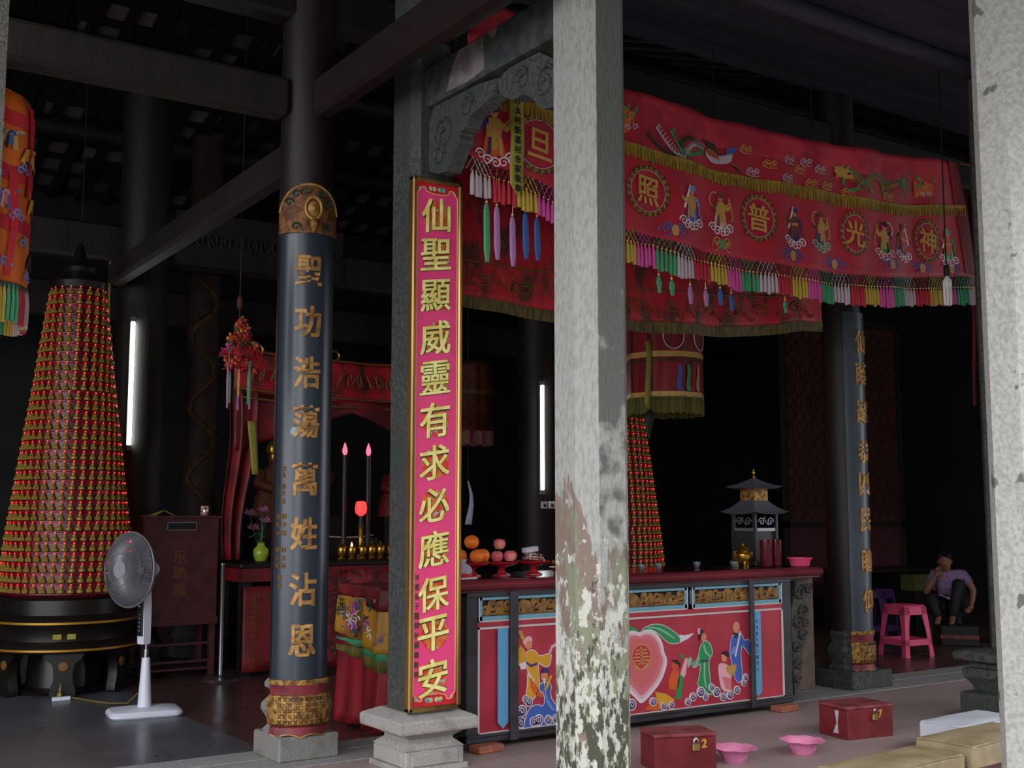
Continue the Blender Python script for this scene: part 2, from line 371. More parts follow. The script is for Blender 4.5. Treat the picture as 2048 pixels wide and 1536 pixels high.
mat('bulb_red', c('#ff3040'), .4, emit=1.0, ecol=(1, .05, .09))
mat('lamp_red', c('#ff2020'), .4, emit=.5, ecol=(1, .03, .03))
mat('flame_warm', c('#ffb060'), .4, emit=2, ecol=(1, .35, .1))
mat('gilt', c('#c89c3c'), .25, .85, col2=c('#8a6424'), scale=15)
mat('porcelain_green', c('#8a9c30'), .2)
mat('lotus_pink', c('#b06a90'), .5)
mat('leaf_green', c('#2c5030'), .6)
mat('paper_white', c('#c0b8c4'), .6)
mat('orange_fruit', c('#e8741c'), .45, bump=.15, bscale=120)
mat('apple_red', c('#cc5a64'), .35, col2=c('#e09a80'), scale=5, lo=.5, hi=.7)
mat('plate_red', c('#a81c28'), .3)
mat('dish_red', c('#e03830'), .3)
mat('bun_white', c('#d8ccc8'), .6)
mat('film', c('#c8c4d8'), .15, alpha=.55)
mat('snack_wrap', c('#b08a58'), .25, .5, col2=c('#e0d8e0'), scale=40, lo=.45, hi=.5, col3=c('#a02838'), scale3=30, lo3=.55, hi3=.58)
mat('pewter', c('#9a9ea8'), .35, .8)
mat('pagoda_dark', c('#3a3a3a'), .45, .4)
mat('glass_red', c('#5c1420'), .1, alpha=.75)
mat('glass_clear', c('#c8d0d8'), .05, trans=.9, rough_=0) if False else mat('glass_clear', c('#c8d0d8'), .08, alpha=.4)
mat('skin', c('#8a5c46'), .6)
mat('hair_black', c('#141214'), .5)
mat('blouse', c('#7c6888'), .7, col2=c('#5c4464'), scale=40, lo=.55, hi=.62)
mat('trousers_black', c('#101016'), .7)
mat('stone_beam', c('#4a4c4a'), .75, col2=c('#34383a'), scale=12, bump=.25, col3=c('#8a7a78'), scale3=2.1, lo3=.62, hi3=.64)
mat('bare_stone', c('#8a8082'), .8, col2=c('#6c6464'), scale=9)
mat('badge_blue', c('#7ca0b8'), .3)
mat('green_box', c('#4c5020'), .6)
mat('purple_plastic', c('#43285a'), .4)
mat('cable_tan', c('#7a6434'), .6)
mat('cable_dark', c('#101014'), .6)
mat('cfl_white', c('#e0dcd4'), .3)
mat('yellow_cloth', c('#8c8430'), .6)
mat('dark_green', c('#1c3428'), .6)

BAN_TOP = [(3.72, 4.75), (4.0, 4.66), (4.4, 4.52), (4.9, 4.358), (5.375, 4.325), (5.967, 4.303), (6.423, 4.306), (6.794, 4.324), (7.656, 4.375), (8.393, 4.44), (8.62, 4.457)]
BAN_FR = [(3.709, 4.087), (3.964, 4.079), (4.14, 4.072), (4.316, 4.048), (4.916, 3.973), (5.348, 3.935), (5.813, 3.906), (6.304, 3.913), (6.779, 3.939), (7.224, 3.938), (7.816, 3.962), (8.65, 4.079)]
BAN_BOT = [(3.686, 3.667), (4.013, 3.619), (4.255, 3.581), (4.574, 3.48), (4.922, 3.372), (5.251, 3.349), (5.701, 3.305), (6.186, 3.303), (6.704, 3.309), (7.236, 3.325), (7.658, 3.349), (8.369, 3.439), (8.82, 3.494)]
BAN_BEAD = [(3.687, 3.58), (4.013, 3.539), (4.255, 3.49), (4.574, 3.381), (4.92, 3.294), (5.205, 3.291), (5.468, 3.241), (5.888, 3.224), (6.281, 3.222), (6.905, 3.225), (7.416, 3.25), (8.026, 3.3), (8.777, 3.39)]
BAN_TAS = [(3.687, 3.44), (4.013, 3.396), (4.254, 3.367), (4.573, 3.248), (5.005, 3.149), (5.229, 3.139), (5.451, 3.095), (5.792, 3.098), (5.982, 3.072), (6.328, 3.08), (6.866, 3.079), (7.202, 3.09), (7.645, 3.11), (8.083, 3.17), (8.767, 3.243)]
B2_BOT = [(4.16, 2.99), (4.221, 2.989), (4.553, 2.974), (5.036, 2.934), (5.697, 2.944), (6.206, 2.959), (6.75, 2.983), (7.332, 3.052), (7.639, 3.11), (7.924, 3.132)]
B2_LINE = [(4.159, 3.255), (4.22, 3.252), (4.553, 3.239), (5.037, 3.227), (5.701, 3.199), (6.48, 3.235), (7.401, 3.306), (7.935, 3.38)]
PAINT = [('paint_white', [(5.47, 0.168), (5.547, 0.214), (5.658, 0.306), (5.715, 0.417), (5.716, 0.471), (5.693, 0.5), (5.681, 0.562), (5.654, 0.618), (5.591, 0.669), (5.519, 0.68), (5.464, 0.659), (5.42, 0.679), (5.358, 0.675), (5.305, 0.645), (5.261, 0.588), (5.242, 0.504), (5.25, 0.417), (5.301, 0.328), (5.37, 0.256), (5.431, 0.205)], 1), ('paint_pale_pink', [(5.471, 0.198), (5.54, 0.24), (5.639, 0.322), (5.69, 0.422), (5.691, 0.471), (5.671, 0.497), (5.66, 0.552), (5.636, 0.603), (5.579, 0.649), (5.514, 0.659), (5.466, 0.64), (5.426, 0.658), (5.37, 0.655), (5.322, 0.628), (5.282, 0.576), (5.265, 0.5), (5.272, 0.422), (5.318, 0.342), (5.38, 0.277), (5.435, 0.231)], 2), ('paint_pink', [(5.471, 0.225), (5.534, 0.263), (5.624, 0.339), (5.671, 0.429), (5.672, 0.474), (5.654, 0.497), (5.643, 0.548), (5.622, 0.594), (5.57, 0.636), (5.511, 0.645), (5.466, 0.628), (5.43, 0.644), (5.379, 0.642), (5.335, 0.617), (5.299, 0.57), (5.284, 0.5), (5.29, 0.43), (5.332, 0.356), (5.389, 0.297), (5.439, 0.255)], 3), ('paint_rose', [(5.472, 0.27), (5.524, 0.302), (5.599, 0.365), (5.637, 0.44), (5.638, 0.477), (5.623, 0.496), (5.614, 0.538), (5.596, 0.576), (5.554, 0.611), (5.505, 0.618), (5.468, 0.605), (5.438, 0.618), (5.395, 0.616), (5.359, 0.595), (5.329, 0.557), (5.316, 0.499), (5.321, 0.44), (5.356, 0.379), (5.403, 0.33), (5.445, 0.295)], 4), ('paint_green', [(5.469, 0.659), (5.501, 0.694), (5.583, 0.714), (5.674, 0.706), (5.757, 0.667), (5.831, 0.618), (5.841, 0.566), (5.755, 0.564), (5.7, 0.588), (5.645, 0.639), (5.573, 0.676), (5.51, 0.677)], 2), ('paint_white', [(5.831, 0.625), (5.887, 0.618), (5.978, 0.628), (5.925, 0.595), (5.835, 0.565)], 3), ('paint_green', [(5.469, 0.659), (5.42, 0.699), (5.341, 0.718), (5.253, 0.708), (5.175, 0.666), (5.115, 0.61), (5.183, 0.606), (5.27, 0.634), (5.34, 0.676), (5.411, 0.681)], 2), ('paint_leaf_light', [(5.528, 0.693), (5.61, 0.695), (5.71, 0.656), (5.793, 0.603), (5.788, 0.595), (5.701, 0.643), (5.605, 0.685), (5.532, 0.685)], 3), ('paint_green', [(6.058, 0.559), (6.097, 0.571), (6.145, 0.533), (6.158, 0.469), (6.133, 0.443), (6.118, 0.423), (6.121, 0.339), (6.138, 0.24), (6.146, 0.177), (6.098, 0.188), (6.06, 0.232), (5.993, 0.252), (6.024, 0.325), (6.035, 0.415), (5.996, 0.39), (5.958, 0.379), (5.978, 0.412), (6.017, 0.464), (6.028, 0.519)], 2), ('paint_leaf_light', [(6.077, 0.544), (6.095, 0.494), (6.143, 0.449), (6.133, 0.443), (6.078, 0.485), (6.062, 0.538)], 3), ('paint_leaf_light', [(6.017, 0.461), (6.031, 0.45), (5.997, 0.4), (5.96, 0.382), (5.954, 0.413), (5.988, 0.432)], 3), ('paint_leaf_light', [(6.069, 0.412), (6.082, 0.411), (6.079, 0.307), (6.094, 0.23), (6.081, 0.231), (6.064, 0.308)], 3), ('paint_blue_dark', [(6.036, 0.432), (6.118, 0.43), (6.118, 0.416), (6.035, 0.418)], 3), ('paint_skin', [(6.045, 0.616), (6.079, 0.625), (6.1, 0.602), (6.097, 0.574), (6.073, 0.562), (6.044, 0.571)], 3), ('paint_black', [(6.022, 0.649), (6.051, 0.654), (6.079, 0.632), (6.05, 0.616), (6.044, 0.578), (6.025, 0.568), (6.019, 0.611)], 4), ('paint_pale_pink', [(6.014, 0.656), (6.036, 0.661), (6.032, 0.617), (6.019, 0.617)], 5), ('paint_orange', [(5.77, 0.386), (5.825, 0.368), (5.829, 0.299), (5.804, 0.24), (5.73, 0.246), (5.722, 0.308)], 3), ('paint_yellow', [(5.602, 0.243), (5.702, 0.221), (5.784, 0.174), (5.747, 0.15), (5.663, 0.117), (5.627, 0.127)], 2), ('paint_orange', [(5.574, 0.179), (5.637, 0.153), (5.627, 0.114), (5.573, 0.119), (5.501, 0.132)], 3), ('paint_green', [(5.825, 0.341), (5.872, 0.364), (5.856, 0.256), (5.84, 0.176), (5.789, 0.18)], 3), ('paint_pale_pink', [(5.839, 0.346), (5.888, 0.453), (5.912, 0.454), (5.886, 0.336), (5.871, 0.323)], 4), ('paint_orange_dark', [(5.757, 0.438), (5.79, 0.446), (5.826, 0.423), (5.821, 0.389), (5.784, 0.378), (5.751, 0.397)], 4), ('paint_black', [(5.762, 0.451), (5.808, 0.451), (5.838, 0.422), (5.835, 0.394), (5.817, 0.416), (5.775, 0.433)], 5), ('paint_green', [(5.837, 0.497), (5.865, 0.482), (5.874, 0.453), (5.85, 0.448)], 3), ('paint_leaf_light', [(5.912, 0.444), (5.941, 0.463), (5.954, 0.441), (5.939, 0.408), (5.91, 0.382)], 3), ('paint_pale_pink', [(6.21, 0.388), (6.26, 0.399), (6.319, 0.373), (6.358, 0.342), (6.336, 0.287), (6.344, 0.188), (6.244, 0.189), (6.218, 0.297)], 4), ('paint_pink', [(6.247, 0.301), (6.336, 0.28), (6.344, 0.195), (6.284, 0.207)], 5), ('paint_ochre', [(6.289, 0.369), (6.394, 0.379), (6.388, 0.333), (6.347, 0.294), (6.298, 0.326)], 5), ('paint_skin', [(6.246, 0.456), (6.281, 0.461), (6.3, 0.431), (6.285, 0.401), (6.25, 0.41)], 5), ('paint_black', [(6.252, 0.473), (6.302, 0.481), (6.323, 0.458), (6.31, 0.431), (6.289, 0.443), (6.261, 0.459)], 6), ('paint_blue', [(6.345, 0.577), (6.385, 0.596), (6.456, 0.6), (6.485, 0.54), (6.527, 0.56), (6.55, 0.486), (6.543, 0.422), (6.484, 0.49), (6.454, 0.514), (6.441, 0.436), (6.458, 0.313), (6.446, 0.243), (6.385, 0.248), (6.358, 0.356), (6.326, 0.465)], 3), ('paint_blue_light', [(6.352, 0.499), (6.413, 0.509), (6.391, 0.454), (6.341, 0.457)], 4), ('paint_white', [(6.439, 0.618), (6.451, 0.616), (6.391, 0.432), (6.379, 0.437)], 5), ('paint_skin', [(6.372, 0.669), (6.388, 0.688), (6.418, 0.688), (6.438, 0.665), (6.432, 0.622), (6.406, 0.602), (6.371, 0.615)], 5), ('paint_black', [(6.376, 0.608), (6.416, 0.605), (6.41, 0.574), (6.39, 0.568)], 6), ('paint_yellow', [(4.492, 0.597), (4.555, 0.606), (4.594, 0.559), (4.634, 0.563), (4.698, 0.577), (4.69, 0.502), (4.658, 0.479), (4.61, 0.501), (4.586, 0.522), (4.594, 0.433), (4.602, 0.37), (4.562, 0.292), (4.531, 0.276), (4.484, 0.298), (4.5, 0.378), (4.5, 0.49), (4.485, 0.554)], 2), ('paint_yellow', [(4.415, 0.59), (4.446, 0.638), (4.485, 0.598), (4.492, 0.491), (4.446, 0.488), (4.423, 0.533)], 3), ('paint_white', [(4.43, 0.52), (4.485, 0.529), (4.488, 0.485), (4.45, 0.481)], 4), ('paint_blue_dark', [(4.491, 0.531), (4.531, 0.507), (4.575, 0.519), (4.582, 0.506), (4.531, 0.491), (4.492, 0.516)], 4), ('paint_ochre', [(4.427, 0.729), (4.454, 0.734), (4.493, 0.66), (4.469, 0.642)], 3), ('paint_skin', [(4.473, 0.655), (4.508, 0.678), (4.54, 0.651), (4.536, 0.619), (4.508, 0.605), (4.481, 0.623)], 4), ('paint_pale_pink', [(4.465, 0.649), (4.485, 0.685), (4.516, 0.696), (4.54, 0.676), (4.536, 0.654), (4.5, 0.666), (4.481, 0.635)], 5), ('paint_orange', [(4.523, 0.432), (4.555, 0.386), (4.625, 0.311), (4.617, 0.287), (4.554, 0.317), (4.527, 0.363)], 3), ('paint_white', [(4.5, 0.478), (4.555, 0.405), (4.547, 0.393), (4.496, 0.453)], 3), ('paint_blue', [(4.594, 0.377), (4.634, 0.392), (4.697, 0.375), (4.681, 0.294), (4.729, 0.233), (4.785, 0.184), (4.784, 0.064), (4.453, 0.097), (4.476, 0.157), (4.507, 0.228), (4.57, 0.254), (4.633, 0.229), (4.633, 0.317), (4.594, 0.333)], 4), ('paint_blue_light', [(4.641, 0.367), (4.665, 0.371), (4.649, 0.297), (4.697, 0.23), (4.728, 0.189), (4.681, 0.212), (4.633, 0.292)], 5), ('paint_yellow', [(4.681, 0.426), (4.701, 0.428), (4.665, 0.352), (4.625, 0.33)], 6), ('paint_skin', [(4.61, 0.444), (4.658, 0.447), (4.665, 0.409), (4.633, 0.386), (4.61, 0.407)], 6), ('paint_white', [(4.622, 0.412), (4.645, 0.41), (4.633, 0.361)], 7), ('paint_blue_dark', [(4.614, 0.454), (4.634, 0.48), (4.674, 0.471), (4.677, 0.439), (4.65, 0.448)], 7), ('paint_pale_pink', [(4.674, 0.579), (4.698, 0.622), (4.747, 0.638), (4.751, 0.625), (4.706, 0.602), (4.686, 0.559)], 3)]
PAINT_CLOUD = [(5.377, 0.176, 0.0414), (5.333, 0.147, 0.0345), (5.574, 0.179, 0.031), (5.673, 0.123, 0.0276), (5.746, 0.136, 0.0276), (5.953, 0.179, 0.031), (6.03, 0.207, 0.0379), (6.078, 0.169, 0.0276), (5.905, 0.149, 0.0276), (6.137, 0.233, 0.0276), (6.185, 0.194, 0.0379), (6.253, 0.153, 0.031), (6.323, 0.162, 0.0345), (6.394, 0.191, 0.031), (6.488, 0.276, 0.0276), (6.466, 0.235, 0.0241), (4.453, 0.221, 0.0379), (4.438, 0.173, 0.0316), (4.508, 0.272, 0.0316), (4.484, 0.292, 0.0253), (4.585, 0.134, 0.0379), (4.664, 0.114, 0.0316), (4.728, 0.12, 0.0316), (4.546, 0.1, 0.0316), (4.445, 0.129, 0.0316)]
SHOU = ((5.471, 0.495), 0.07)
MED = [('照', (5.153, 3.664), 0.148), ('普', (6.211, 3.629), 0.148), ('光', (7.264, 3.653), 0.15), ('神', (8.181, 3.718), 0.15), ('旦', (4.24, 3.82), 0.16)]
FIGS = [(5.532, 3.617), (5.83, 3.621), (6.58, 3.621), (6.883, 3.632), (7.613, 3.659), (7.869, 3.677), (8.441, 3.71), (3.912, 3.85)]
BUTTERFLY = [(5.375, 3.418), (5.838, 3.38), (6.555, 3.39), (7.048, 3.389), (7.694, 3.459), (8.108, 3.483), (8.476, 3.519)]
CLOUDS = [(6.094, 4.117), (6.165, 3.961), (6.324, 4.044), (6.539, 4.112), (6.507, 3.968), (6.673, 4.065), (6.742, 4.135), (6.792, 3.98), (6.898, 4.103), (6.978, 3.99), (7.208, 3.975), (7.693, 4.01)]
PH_TAIL = [[(5.148, 4.056), (5.243, 3.991), (5.35, 3.948), (5.467, 3.948)], [(5.228, 4.119), (5.315, 4.032), (5.386, 3.961), (5.476, 3.949)], [(5.353, 4.115), (5.406, 4.041), (5.459, 3.967), (5.532, 3.973), (5.673, 4.026)], [(5.432, 4.018), (5.461, 4.072), (5.535, 4.1), (5.59, 4.068), (5.683, 4.056)], [(5.486, 3.979), (5.534, 4.043), (5.599, 4.062), (5.683, 4.049)]]
PH_BODY = [(5.702, 4.045), (5.74, 4.066), (5.844, 4.028), (5.902, 4.045), (5.914, 4.097), (5.972, 4.108), (5.997, 4.101), (5.961, 4.062), (5.95, 4.01), (5.91, 3.982), (5.814, 3.965), (5.756, 3.969), (5.701, 4.01)]
PH_WING = [[(5.711, 4.047), (5.778, 4.059), (5.834, 4.019), (5.795, 4.005), (5.729, 4.015)], [(5.685, 4.12), (5.798, 4.113), (5.816, 4.066), (5.854, 4.029), (5.806, 4.042), (5.721, 4.077)]]
DRAGON = [(7.094, 4.118), (7.197, 4.127), (7.253, 4.113), (7.321, 4.077), (7.33, 4.016), (7.389, 4.041), (7.439, 4.104), (7.536, 4.144), (7.619, 4.117), (7.664, 4.069), (7.752, 4.115), (7.877, 4.151)]
QILIN = [[(8.043, 4.194), (8.083, 4.225), (8.105, 4.171), (8.25, 4.219), (8.258, 4.146), (8.241, 4.085), (8.191, 4.11), (8.127, 4.1), (8.06, 4.057), (8.052, 4.138)], [(4.909, 4.187), (4.985, 4.203), (5.046, 4.194), (5.028, 4.156), (5.001, 4.117), (5.009, 4.071), (4.983, 4.039), (4.906, 4.011)]]
RIB_Y = [(3.99, 4.069), (4.092, 4.09), (4.092, 3.52), (4.046, 3.443), (3.99, 3.494)]
BRACE_A = [(6.312, 3.994), (5.347, 3.972), (5.383, 3.88), (5.486, 3.837), (5.608, 3.818), (5.673, 3.8), (5.706, 3.742), (5.773, 3.742), (5.75, 3.684), (5.811, 3.654), (5.867, 3.576), (5.924, 3.528), (6.306, 3.613)]
BRACE_B = [(5.383, 3.972), (4.812, 3.963), (4.814, 3.618), (4.881, 3.634), (4.935, 3.642), (4.981, 3.683), (5.036, 3.739), (5.111, 3.781), (5.184, 3.768), (5.267, 3.802), (5.332, 3.844)]

# ================================================================ the setting
struct(G().bx(-8, 22, 3.2, 6.6, -.3, 0).build('floor', 'porch_tile', smooth=0))
struct(G().bx(3.03, 18, 7.2, 16, -.3, 0).build('floor', 'hall_tile', smooth=0))
struct(G().bx(-8, 3.03, 7.2, 16, -.3, 0).build('floor', 'black_granite', smooth=0))
g = G()
xs = [-8, -5.2, -2.4, .2, 2.2, 4.6, 7.1, 9.6, 12.2, 15, 18]
for a, b in zip(xs, xs[1:]): g.bx(a+.003, b-.003, 6.6, 6.93, -.3, .004, ch=.006); g.bx(a+.9+.003, b+.9-.003, 6.936, 7.2, -.3, .004, ch=.006)
struct(g.build('trim_1', 'kerb_stone', smooth=0))
struct(G().bx(-20, 26, -14, 3.2, -.5, -.18).build('ground', 'courtyard_stone', smooth=0))
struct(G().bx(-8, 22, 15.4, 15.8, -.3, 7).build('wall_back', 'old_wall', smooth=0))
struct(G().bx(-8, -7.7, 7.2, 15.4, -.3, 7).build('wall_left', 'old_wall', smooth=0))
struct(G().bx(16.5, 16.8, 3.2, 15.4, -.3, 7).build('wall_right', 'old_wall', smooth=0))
struct(G().bx(-3, 26, -7.4, -7, -.5, 6.5).build('wall_sky_blocker', 'blocker_wall', smooth=0))  # unseen wall behind the camera, added to cut low sky light into the hall
# roof: tiles on rafters on purlins, rising from the eave to the ridge
def roof_z(y):
    return lerp([(1.3, 4.22), (6.95, 5.35), (9.2, 6.2), (11.2, 7.0), (15.8, 5.4)], y)
PORCH_X = -.4
g = G(); ys = [1.3, 4.2, 5.6, 6.95, 8, 9.2, 10.2, 11.2, 13.4, 15.8]
top = [[(-8, y, roof_z(y)), (18, y, roof_z(y))] for y in ys]
for a, b in zip(ys, ys[1:]):
    za, zb = roof_z(a), roof_z(b)
    xl = PORCH_X if b < 7 else -8
    g.add([(xl, a, za), (18, a, za), (18, b, zb), (xl, b, zb), (xl, a, za+.2), (18, a, za+.2), (18, b, zb+.2), (xl, b, zb+.2)], [(0, 3, 2, 1), (4, 5, 6, 7), (0, 1, 5, 4), (1, 2, 6, 5), (2, 3, 7, 6), (3, 0, 4, 7)])
roof = struct(g.build('ceiling', 'roof_tile', smooth=0))
g = G()
x = -7.8
while x < 17.5:
    for a, b in zip(ys[3:], ys[4:]):
        za, zb = roof_z(a)-.002, roof_z(b)-.002
        g.add([(x-.06, a, za-.05), (x+.06, a, za-.05), (x+.06, b, zb-.05), (x-.06, b, zb-.05), (x-.06, a, za), (x+.06, a, za), (x+.06, b, zb), (x-.06, b, zb)], [(0, 3, 2, 1), (0, 1, 5, 4), (1, 2, 6, 5), (2, 3, 7, 6), (3, 0, 4, 7)])
    x += .34
struct(g.build('rafters', 'dark_wood', roof, smooth=0))
g = G()
n = 26
for i in range(n):                                     # close boarding over the porch
    y0 = 1.3+(6.95-1.3)*i/n; y1 = 1.3+(6.95-1.3)*(i+1)/n; z0, z1 = roof_z(y0)-.01, roof_z(y1)-.01; d = .012*(i % 2)
    g.add([(PORCH_X, y0, z0-d), (18, y0, z0-d), (18, y1, z1-d), (PORCH_X, y1, z1-d), (PORCH_X, y0, z0-d-.03), (18, y0, z0-d-.03), (18, y1, z1-d-.03), (PORCH_X, y1, z1-d-.03)], [(0, 1, 2, 3), (4, 7, 6, 5), (0, 4, 5, 1), (1, 5, 6, 2), (2, 6, 7, 3), (3, 7, 4, 0)])
struct(g.build('boarding', 'roof_wood', roof, smooth=0))
for y in (4.0, 5.2, 8.1, 9.2, 10.2, 11.2, 12.4, 13.8):
    struct(G().tube([(PORCH_X if y < 6.9 else -8, y, roof_z(y)-(.12 if y < 6 else .19)), (18, y, roof_z(y)-(.12 if y < 6 else .19))], .065 if y < 6 else .13, 12).build('purlin', 'roof_wood' if y < 6 else 'dark_wood', roof))

# ================================================================ stone posts and columns
def octo(h, ch, sx=1.): return [(h*sx, -(h-ch)), (h*sx, h-ch), ((h-ch)*sx, h), (-(h-ch)*sx, h), (-h*sx, h-ch), (-h*sx, -(h-ch)), (-(h-ch)*sx, -h), ((h-ch)*sx, -h)]
def octo_shaft(z0, z1, h=.165, ch=.085, n=1):
    g = G(); P = octo(h, ch); g.ring([[(x, y, z0+(z1-z0)*i/n) for x, y in P] for i in range(n+1)]); return g
def post_base(parent, m='weathered_base', k=1.):
    g = G(Matrix.Diagonal((1, 1, k, 1)))                                            # square block, narrow waist, broad chamfered cap
    g.bx(-.2, .2, -.2, .2, .02, .125, ch=.012); g.bx(-.16, .16, -.208, -.19, .03, .105, ch=.008); g.bx(-.208, -.19, -.16, .16, .03, .105, ch=.008)
    g.bx(-.215, .215, -.215, .215, 0, .03)
    sq = lambda r, z: [(r, -r, z), (r, r, z), (-r, r, z), (-r, -r, z)]
    g.ring([sq(.2, .125), sq(.15, .165), sq(.15, .18), sq(.2, .215), sq(.255, .228), sq(.26, .24), sq(.26, .288), sq(.25, .3), sq(.17, .335)])
    return g.build('base', m, parent, smooth=20)
p = thing('stone_post', 'weathered mossy grey stone post in front of the painted offering table', 'post', (3.62, 4.59, 0))
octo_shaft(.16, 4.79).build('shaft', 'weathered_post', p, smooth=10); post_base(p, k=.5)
p = thing('stone_post', 'pale stone post at the far right beside the tan kneeling cushions', 'post', (5.50, 3.43, 0))
octo_shaft(.16, 4.56).build('shaft', 'plaster_post', p, smooth=10); post_base(p, k=.5)
p = thing('stone_post', 'sliver of stone post in front of the orange embroidered canopy', 'post', (.66, 4.59, 0))
octo_shaft(.16, 4.79).build('shaft', 'granite', p, smooth=10); post_base(p, k=.5)
p = thing('stone_pillar', 'dark stone pillar on a broad stone base carrying the pink couplet board', 'pillar', (3.62, 6.28, 0))
octo_shaft(.33, 5.0, .155, .05).build('shaft', 'dark_granite', p, smooth=10); post_base(p)
p = thing('stone_pillar', 'dark stone pillar and base half hidden behind the pale right post', 'pillar', (7.98, 5.1, 0))
octo_shaft(.49, 4.8, .165, .05).build('shaft', 'dark_granite', p, smooth=10)
g = G(); sq = lambda r, z: [(r, -r, z), (r, r, z), (-r, r, z), (-r, -r, z)]
g.ring([sq(0.305, 0), sq(0.305, .19), sq(0.287, .2), sq(0.232, .21), sq(0.244, .25), sq(0.287, .31), sq(0.293, .355), sq(0.281, .37), sq(0.244, .375), sq(0.244, .4), sq(0.329, .43), sq(0.336, .47), sq(0.317, .49), sq(0.207, .51)])
g.build('base', 'dark_granite', p, smooth=20)

# stone tie beams from pillar to front post, with carved brackets below
b = thing('stone_beam', 'grey stone tie beam between the dark pillar and the front post', 'beam', (3.62, 0, 0))
G().bx(-.085, .085, 4.75, 6.13, 3.99, 4.24, ch=.015).build('beam', 'stone_beam', b, smooth=0)
g = G(); g.prism([(5.86, 4.01), (5.62, 4.0), (5.44, 4.02), (5.46, 4.22), (5.72, 4.225), (5.79, 4.15)], -.0865, -.08, plane='yz'); tag(g.build('bare_patch', 'bare_stone', b, smooth=0), 'pale bare patch')
b = thing('stone_beam', 'upper dark stone tie beam running above the lower one', 'beam', (3.62, 0, 0))
G().bx(-.08, .08, 4.75, 6.13, 4.43, 4.7, ch=.015).build('beam', 'stone_beam', b, smooth=0)
def bracket(name, label, poly, curls):
    t = thing(name, label, 'bracket', (3.62, 0, 0))
    P = smooth2([(y, z) for y, z in poly], 1); far = max(q[0] for q in P) > 5.6
    P = [(max(5.364 if far else 4.757, min(y, 6.122 if far else 5.358)), min(z, 3.985)) for y, z in P]
    G().prism(P, -.05, .05, plane='yz').build('bracket_body', 'dark_granite', t, smooth=20)
    for (y, z, r, s) in curls:
        g = G(); pts = [(-.055, y+s*r*(1-k/26)*cos(k*.42), z+r*(1-k/26)*sin(k*.42)) for k in range(22)]
        g.tube(pts, .014, 6); g.build('scroll_relief', 'dark_granite', t)
    return t
bracket('carved_bracket', 'carved cloud bracket under the stone beam beside the dark pillar', BRACE_A, [(5.95, 3.78, .11, 1), (5.68, 3.88, .07, -1), (6.0, 3.66, .07, -1)])
bracket('carved_bracket', 'carved cloud bracket under the stone beam against the mossy front post', BRACE_B, [(5.12, 3.87, .07, 1), (4.9, 3.78, .1, -1)])
# big timber beams of the hall
def timber(label, pts, w, h, m='brown_wood'):
    a, b_ = Vector(pts[0]), Vector(pts[1]); d = (b_-a); l = d.length; t = d.normalized(); u = Vector((0, 0, 1)); u = (u-t*u.dot(t)).normalized(); s_ = t.cross(u)
    T = Matrix((( t.x, s_.x, u.x, (a.x+b_.x)/2), (t.y, s_.y, u.y, (a.y+b_.y)/2), (t.z, s_.z, u.z, (a.z+b_.z)/2), (0, 0, 0, 1)))
    return tag(G(T).box(0, 0, 0, l, w, h, ch=.03).build('timber_beam', m, smooth=0), label, 'beam')
timber('long brown timber beam running left from the top of the lettered column', [(-6, 6.95, 4.13), (2.97, 6.95, 4.17)], .2, .25)
timber('timber beam running from the left lettered column into the dark hall', [(3.13, 7.13, 3.86), (3.13, 11.3, 3.76)], .16, .22)
timber('dark timber beam running forward from the lettered column behind the stone pillar', [(3.15, 6.78, 4.16), (3.15, 4.3, 4.2)], .14, .26, 'red_brown_wood')
timber('upper dark timber beam above the lettered column', [(-6, 6.95, 4.85), (18, 6.95, 4.85)], .2, .3, 'dark_wood')
timber('dark timber beam across the back of the hall between the inner columns', [(-5, 11.5, 4.1), (14, 11.5, 4.1)], .22, .36, 'dark_wood')
timber('dark timber beam over the altar end of the hall', [(-5, 12.9, 3.75), (14, 12.9, 3.75)], .2, .4, 'brown_wood')

